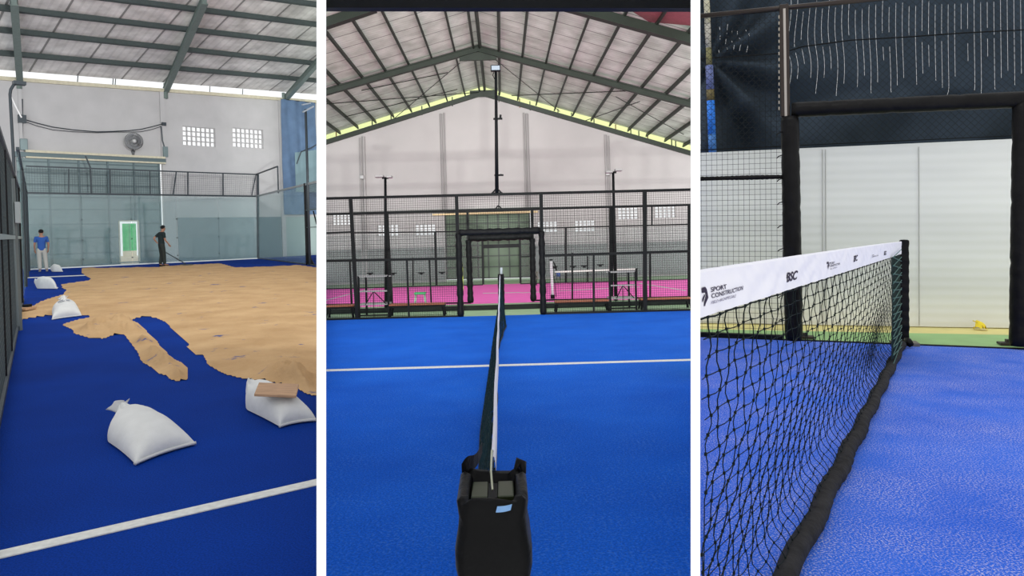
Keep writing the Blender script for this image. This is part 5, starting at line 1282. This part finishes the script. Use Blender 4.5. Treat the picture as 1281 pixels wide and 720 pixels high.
def print_text(sv, u0, u1, v0t, v0b, shear=0, bold=0, tilt=0.0, m=m_ink):
    """text between columns u0 and u1; rows measured at u0"""
    vs, fs = text_geo(sv, 1, shear, bold); x0 = min(v.x for v in vs); x1 = max(v.x for v in vs); y0 = min(v.y for v in vs); y1 = max(v.y for v in vs)
    d0, d1 = nsd(u0), nsd(u1); zt_, zb_2 = nQ(u0, v0t).z, nQ(u0, v0b).z; off = zt_-ztq(d0)
    hh = zt_-zb_2; out = []
    for v in vs:
        d = lerp(d0, d1, (v.x-x0)/(x1-x0)); zt__ = ztq(d)+off+tilt*(d-d0); z = zt__-hh*(1-(v.y-y0)/(y1-y0)); f = (ztq(d)-z)/(ztq(d)-zbq(d))
        out.append(np_(d, z, .0035+wrk(d, f)))
    q = MB(); q.add(out, fs); return q.build('printed_text', m, t, o_)
def print_poly(u0, v0t, v0b, w, polys, m=m_ink):
    d0 = nsd(u0); zt_, zb_2 = nQ(u0, v0t).z, nQ(u0, v0b).z; off = zt_-ztq(d0); hh = zt_-zb_2; q = MB()
    for pl in polys:
        out = []
        for x, y in pl:
            d = d0+x*w; z = ztq(d)+off-hh*(1-y); f = (ztq(d)-z)/(ztq(d)-zbq(d)); out.append(np_(d, z, .0036+wrk(d, f)))
        q.add(out, [tuple(range(len(out)))])
    return q.build('printed_emblem', m, t, o_)
emblem = [[(0, .98), (.62, 1), (.9, .86), (1, .62), (.94, .4), (.62, .12), (.42, .0), (.2, .02), (.5, .36), (.66, .6), (.62, .7), (.0, .72)], [(.0, .22), (.25, .34), (.42, .52), (.5, .62), (.36, .62), (.1, .42), (.0, .36)]]
wlogo = nsd(884)-nsd(876.4)
print_poly(876.4, 359.5, 383.5, wlogo, emblem)
m_ink2 = mat('purple_ink', (74, 60, 96), .6)
print_text('SPORT', 888, 906, 359.2, 365.2, bold=.012); print_text('CONSTRUCTION', 888.3, 928, 367.0, 373.0, bold=.012); print_text('FIELD ARCHSPECIALE', 887.5, 918.5, 376.5, 380.3, shear=.3, m=m_ink2)
print_text('BSC', 982.5, 996.2, 341.0, 353.2, shear=.25, bold=.03)
print_poly(1033.8, 327.3, 337.2, .055, emblem)
print_text('SPORT', 1037.5, 1043, 328.2, 330.8, bold=.012); print_text('CONSTRUCTION', 1037.5, 1049.8, 331.3, 334.0, bold=.012); print_text('FIELD ARCHSPECIALE', 1037.5, 1046.5, 335.6, 337.2, shear=.3, m=m_ink2)
print_text('BSC', 1066.5, 1073, 319.8, 327.6, shear=.25, bold=.03)
print_text('SPORT', 1090, 1093, 318.6, 320.0, bold=.01); print_text('CONSTRUCTION', 1090, 1098, 320.5, 322.0, bold=.01)
print_text('BSC', 1105.5, 1108.5, 314.0, 319.2, shear=.25, bold=.03)
# cords
def bulge(f, d): return -.06*sstep(.25, .84, f)*(1-sstep(.84, 1, f))*(1+.2*math.sin(d*2.1))
cw = .071; chh = .0415; NRq = 21
def npq(d, k, jit=0):
    f = k/NRq; return np_(d+.010*math.sin(k*PI+round(d/cw)*PI)*0+jit, lerp(zbq(d)-.004, .03, f), bulge(f, d)+.004*math.sin(d*31+k*1.7))
m_ = MB(); dn = int((dmax-.12-dmin)/cw)
rs = random.Random(5)
def uok(p):
    w = Q.R @ (p-Q.O); return U0+F*w.x/w.y > 876.6
jit = [[rs.uniform(-.003, .003) for k in range(NRq+1)] for i in range(dn+1)]
for i in range(dn+1):
    d = dmin+i*cw+.004; pts = []
    for k in range(NRq+1):
        p = npq(d, k, jit[i][k]); pts.append(p)
        if k < NRq and d < 3.2:
            q = npq(d, k+.5, jit[i][k]+(.008 if k % 2 else -.008)); pts.append(q)
    pts = [p for p in pts if uok(p)]
    if len(pts) > 1: m_.tube(pts, .0015 if d < 2.5 else .0018, 4, caps=False)
m_.build('net_mesh', mat('black_green_cord', (16, 26, 26), .75), t, o_)
m_ = MB()
for k in range(NRq+1):
    pts = []
    for i in range(dn+1):
        d = dmin+i*cw+.004; pts.append(npq(d, k, jit[i][k])); 
        if i < dn and d < 3.2: pts.append(npq(d+cw/2, k+.03, 0))
    pts = [p for p in pts if uok(p)]
    m_.tube(pts, .0013 if k else .002, 4, caps=False)
for i in range(dn+1):       # knots
    d = dmin+i*cw+.004
    if d > 3.4: break
    for k in range(NRq+1):
        p = npq(d, k, jit[i][k]); 
        if uok(p): m_.box(p, nd*.006, nn*.005, (0, 0, .006))
m_.build('net_cross_cords', mat('black_green_cord_b', (16, 26, 26), .75), t, o_)
m_ = MB(); n_ = 150; dt0 = nsd(950)
m_.tube([np_(lerp(dt0, dmax+.02, k/n_), .034, .006*math.sin(k*.35)) for k in range(n_+1)], [.034*(1+.06*math.sin(k*1.9)+.05*math.sin(k*4.3+1)) for k in range(n_+1)], 12)
m_.build('bottom_sleeve', mat('charcoal_velour', (44, 43, 44), .85, noise=.3, nscale=18, bump=.6, bscale=25), t, o_, smooth=True)
# gathered net beside the post
m_ = MB(); d1_ = nsd(1113.5); d2_ = nsd(1124.5)
m_.grid(lambda a, b: np_(lerp(d1_, d2_, a), lerp(zbq(d1_), .03, b), .006+.006*math.sin(a*19+b*3)), 30, 30)
m_.build('gathered_edge', mat('dark_green_webbing', (24, 44, 42), .8, noise=.5, nscale=60), t, o_, smooth=True)
m_ = MB()
for k in range(13): m_.tube([np_(d1_, .06+.065*k, .02), np_(d2_, .10+.065*k, .02)], .004, 4)
for k in range(13): m_.tube([np_(d1_, .12+.06*k, .02), np_(d2_, .06+.06*k, .02)], .004, 4)
m_.build('lacing', mat('green_lacing', (60, 100, 92), .7), t, o_)
# post in its sleeve
o_ = Q.fl(1131.5, 431); PQ = (o_, FQ[1]); t = thing('net_post', 'net post of the right court in a wrinkled black sleeve', 'post', Q, o_)
m_ = MB(); n_ = 40; p0 = V(o_); p1 = Q.on(1131, 300.5, PQ); R_ = (Q.on(1137, 350, PQ)-Q.on(1125.5, 350, PQ)).length/2
def sleeve(a, b):
    an = a*2*PI; e = .45; c_, s_ = math.cos(an), math.sin(an); x = abs(c_)**e*math.copysign(1, c_); y = abs(s_)**e*math.copysign(1, s_)
    r = R_*(1+.05*math.sin(b*70+an*1.5)+.04*math.sin(b*31+2)); return p0.lerp(p1, b)+qt*x*r+FQ[1]*y*r*.9
m_.grid(sleeve, 24, 60, closeu=True); m_.lathe(p1, [(R_*1.1, -.004), (R_*.8, .006), (0, .008)], 16)
m_.build('sleeve', m_grip, t, o_, smooth=True)
m_ = MB(); m_.box(o_+V((0, 0, .015)), qt*.22, FQ[1]*.18, (0, 0, .03)); m_.build('base_plate', mat('plate_grey', (110, 104, 94), .5, .4), t, o_, bevel=.004)
m_ = MB(); m_.tube([o_+V((0, 0, .06))-FQ[1]*.07, o_-FQ[1]*.16+V((0, 0, .06)), o_-FQ[1]*.25+V((0, 0, .045))], [.02, .03, .03], 8); m_.build('tied_end', m_grip, t, o_, smooth=True)

# ================================================================== partitions between the three courts
m_part = mat('white_partition', (252, 252, 252), .9)
def partition(name, ul, ur):
    m_ = MB(); z0 = 1.3; z1 = 46.0
    def P(u, Z, z): return V(((u-U0)/F*Z, Z, z))
    e = 2.2
    st = [(z0, 3.2, 0), (8.0, 12.0, .6), (z1, 17.0, e)]
    for (Za, ha, ea_), (Zb, hb, eb_) in zip(st[:-1], st[1:]):
        m_.hexa([P(ul+ea_, Za, -.3), P(ur-ea_, Za, -.3), P(ur-eb_, Zb, -.3), P(ul+eb_, Zb, -.3), P(ul+ea_, Za, ha), P(ur-ea_, Za, ha), P(ur-eb_, Zb, hb), P(ul+eb_, Zb, hb)]); return struct(m_.build(name, m_part))
partition('wall_left', 396, 408); partition('wall_right', 864, 876)
# ================================================================== camera, daylight
cd = bpy.data.cameras.new('camera'); cam = bpy.data.objects.new('camera', cd); C.objects.link(cam)
cd.sensor_fit = 'HORIZONTAL'; cd.sensor_width = 36; cd.lens = 36*F/1281.0
cd.shift_y = -(360-V0)/1281.0
cd.shift_x = 0.0
cd.clip_start = .05; cd.clip_end = 400
cam.location = CAM; cam.rotation_euler = (PI/2, 0, 0)
bpy.context.scene.camera = cam
sc = bpy.context.scene
sc.view_settings.view_transform = 'Standard'; sc.view_settings.look = 'None'; sc.view_settings.gamma = 1; sc.view_settings.use_curve_mapping = False
sc.view_settings.exposure = 0.0
w = bpy.data.worlds.new('sky'); sc.world = w; w.use_nodes = True
bg = w.node_tree.nodes['Background']; bg.inputs[0].default_value = (.97, .985, 1, 1); bg.inputs[1].default_value = 1.1
sc.cycles.max_bounces = 8; sc.cycles.diffuse_bounces = 4; sc.cycles.transparent_max_bounces = 24

def lamp(name, room, loc, aim, size, energy, col=(1, 1, 1), falloff=None, spread=None):
    ld = bpy.data.lights.new(name, 'AREA'); ld.shape = 'SQUARE'; ld.size = size; ld.energy = energy; ld.color = col
    if spread: ld.spread = spread
    o = bpy.data.objects.new(name, ld); C.objects.link(o)
    M = room.M if room else Matrix.Identity(4)
    a = M @ V(loc); b = M @ V(aim); o.location = a; o.rotation_euler = (b-a).to_track_quat('-Z', 'Y').to_euler()
    if falloff:
        ld.use_nodes = True; nt = ld.node_tree; em = [n for n in nt.nodes if n.type == 'EMISSION'][0]
        lf_ = nt.nodes.new('ShaderNodeLightFalloff'); lf_.inputs['Strength'].default_value = 1.0
        nt.links.new(lf_.outputs[falloff], em.inputs['Strength'])
    return o
# added fill lights, unseen, above and below the view, inside their own halls
lamp('fill_light_high', K, (0, 7.5, 6.0), (0, 20, 1.5), 2.0, 4.5, (.96, .975, .94), 'Constant')
for s_ in (-1, 1): lamp('fill_light_low', K, (.36*s_, 2.3, .22), (s_*2, 25, 9), .35, 3.4, (.95, 1, .94), 'Constant')  # added uplights below the view, brightening the roof foil
lamp('fill_light_high', L, (-5, 9, 7.5), (-15, 30, 4), 2.2, 1.7, (.95, .98, 1), 'Constant')
lamp('fill_light_high', Q, (1.6, 4.2, 5.6), (4.6, 8.2, 1.5), 1.2, 1.6, (1, .99, .96), 'Constant')
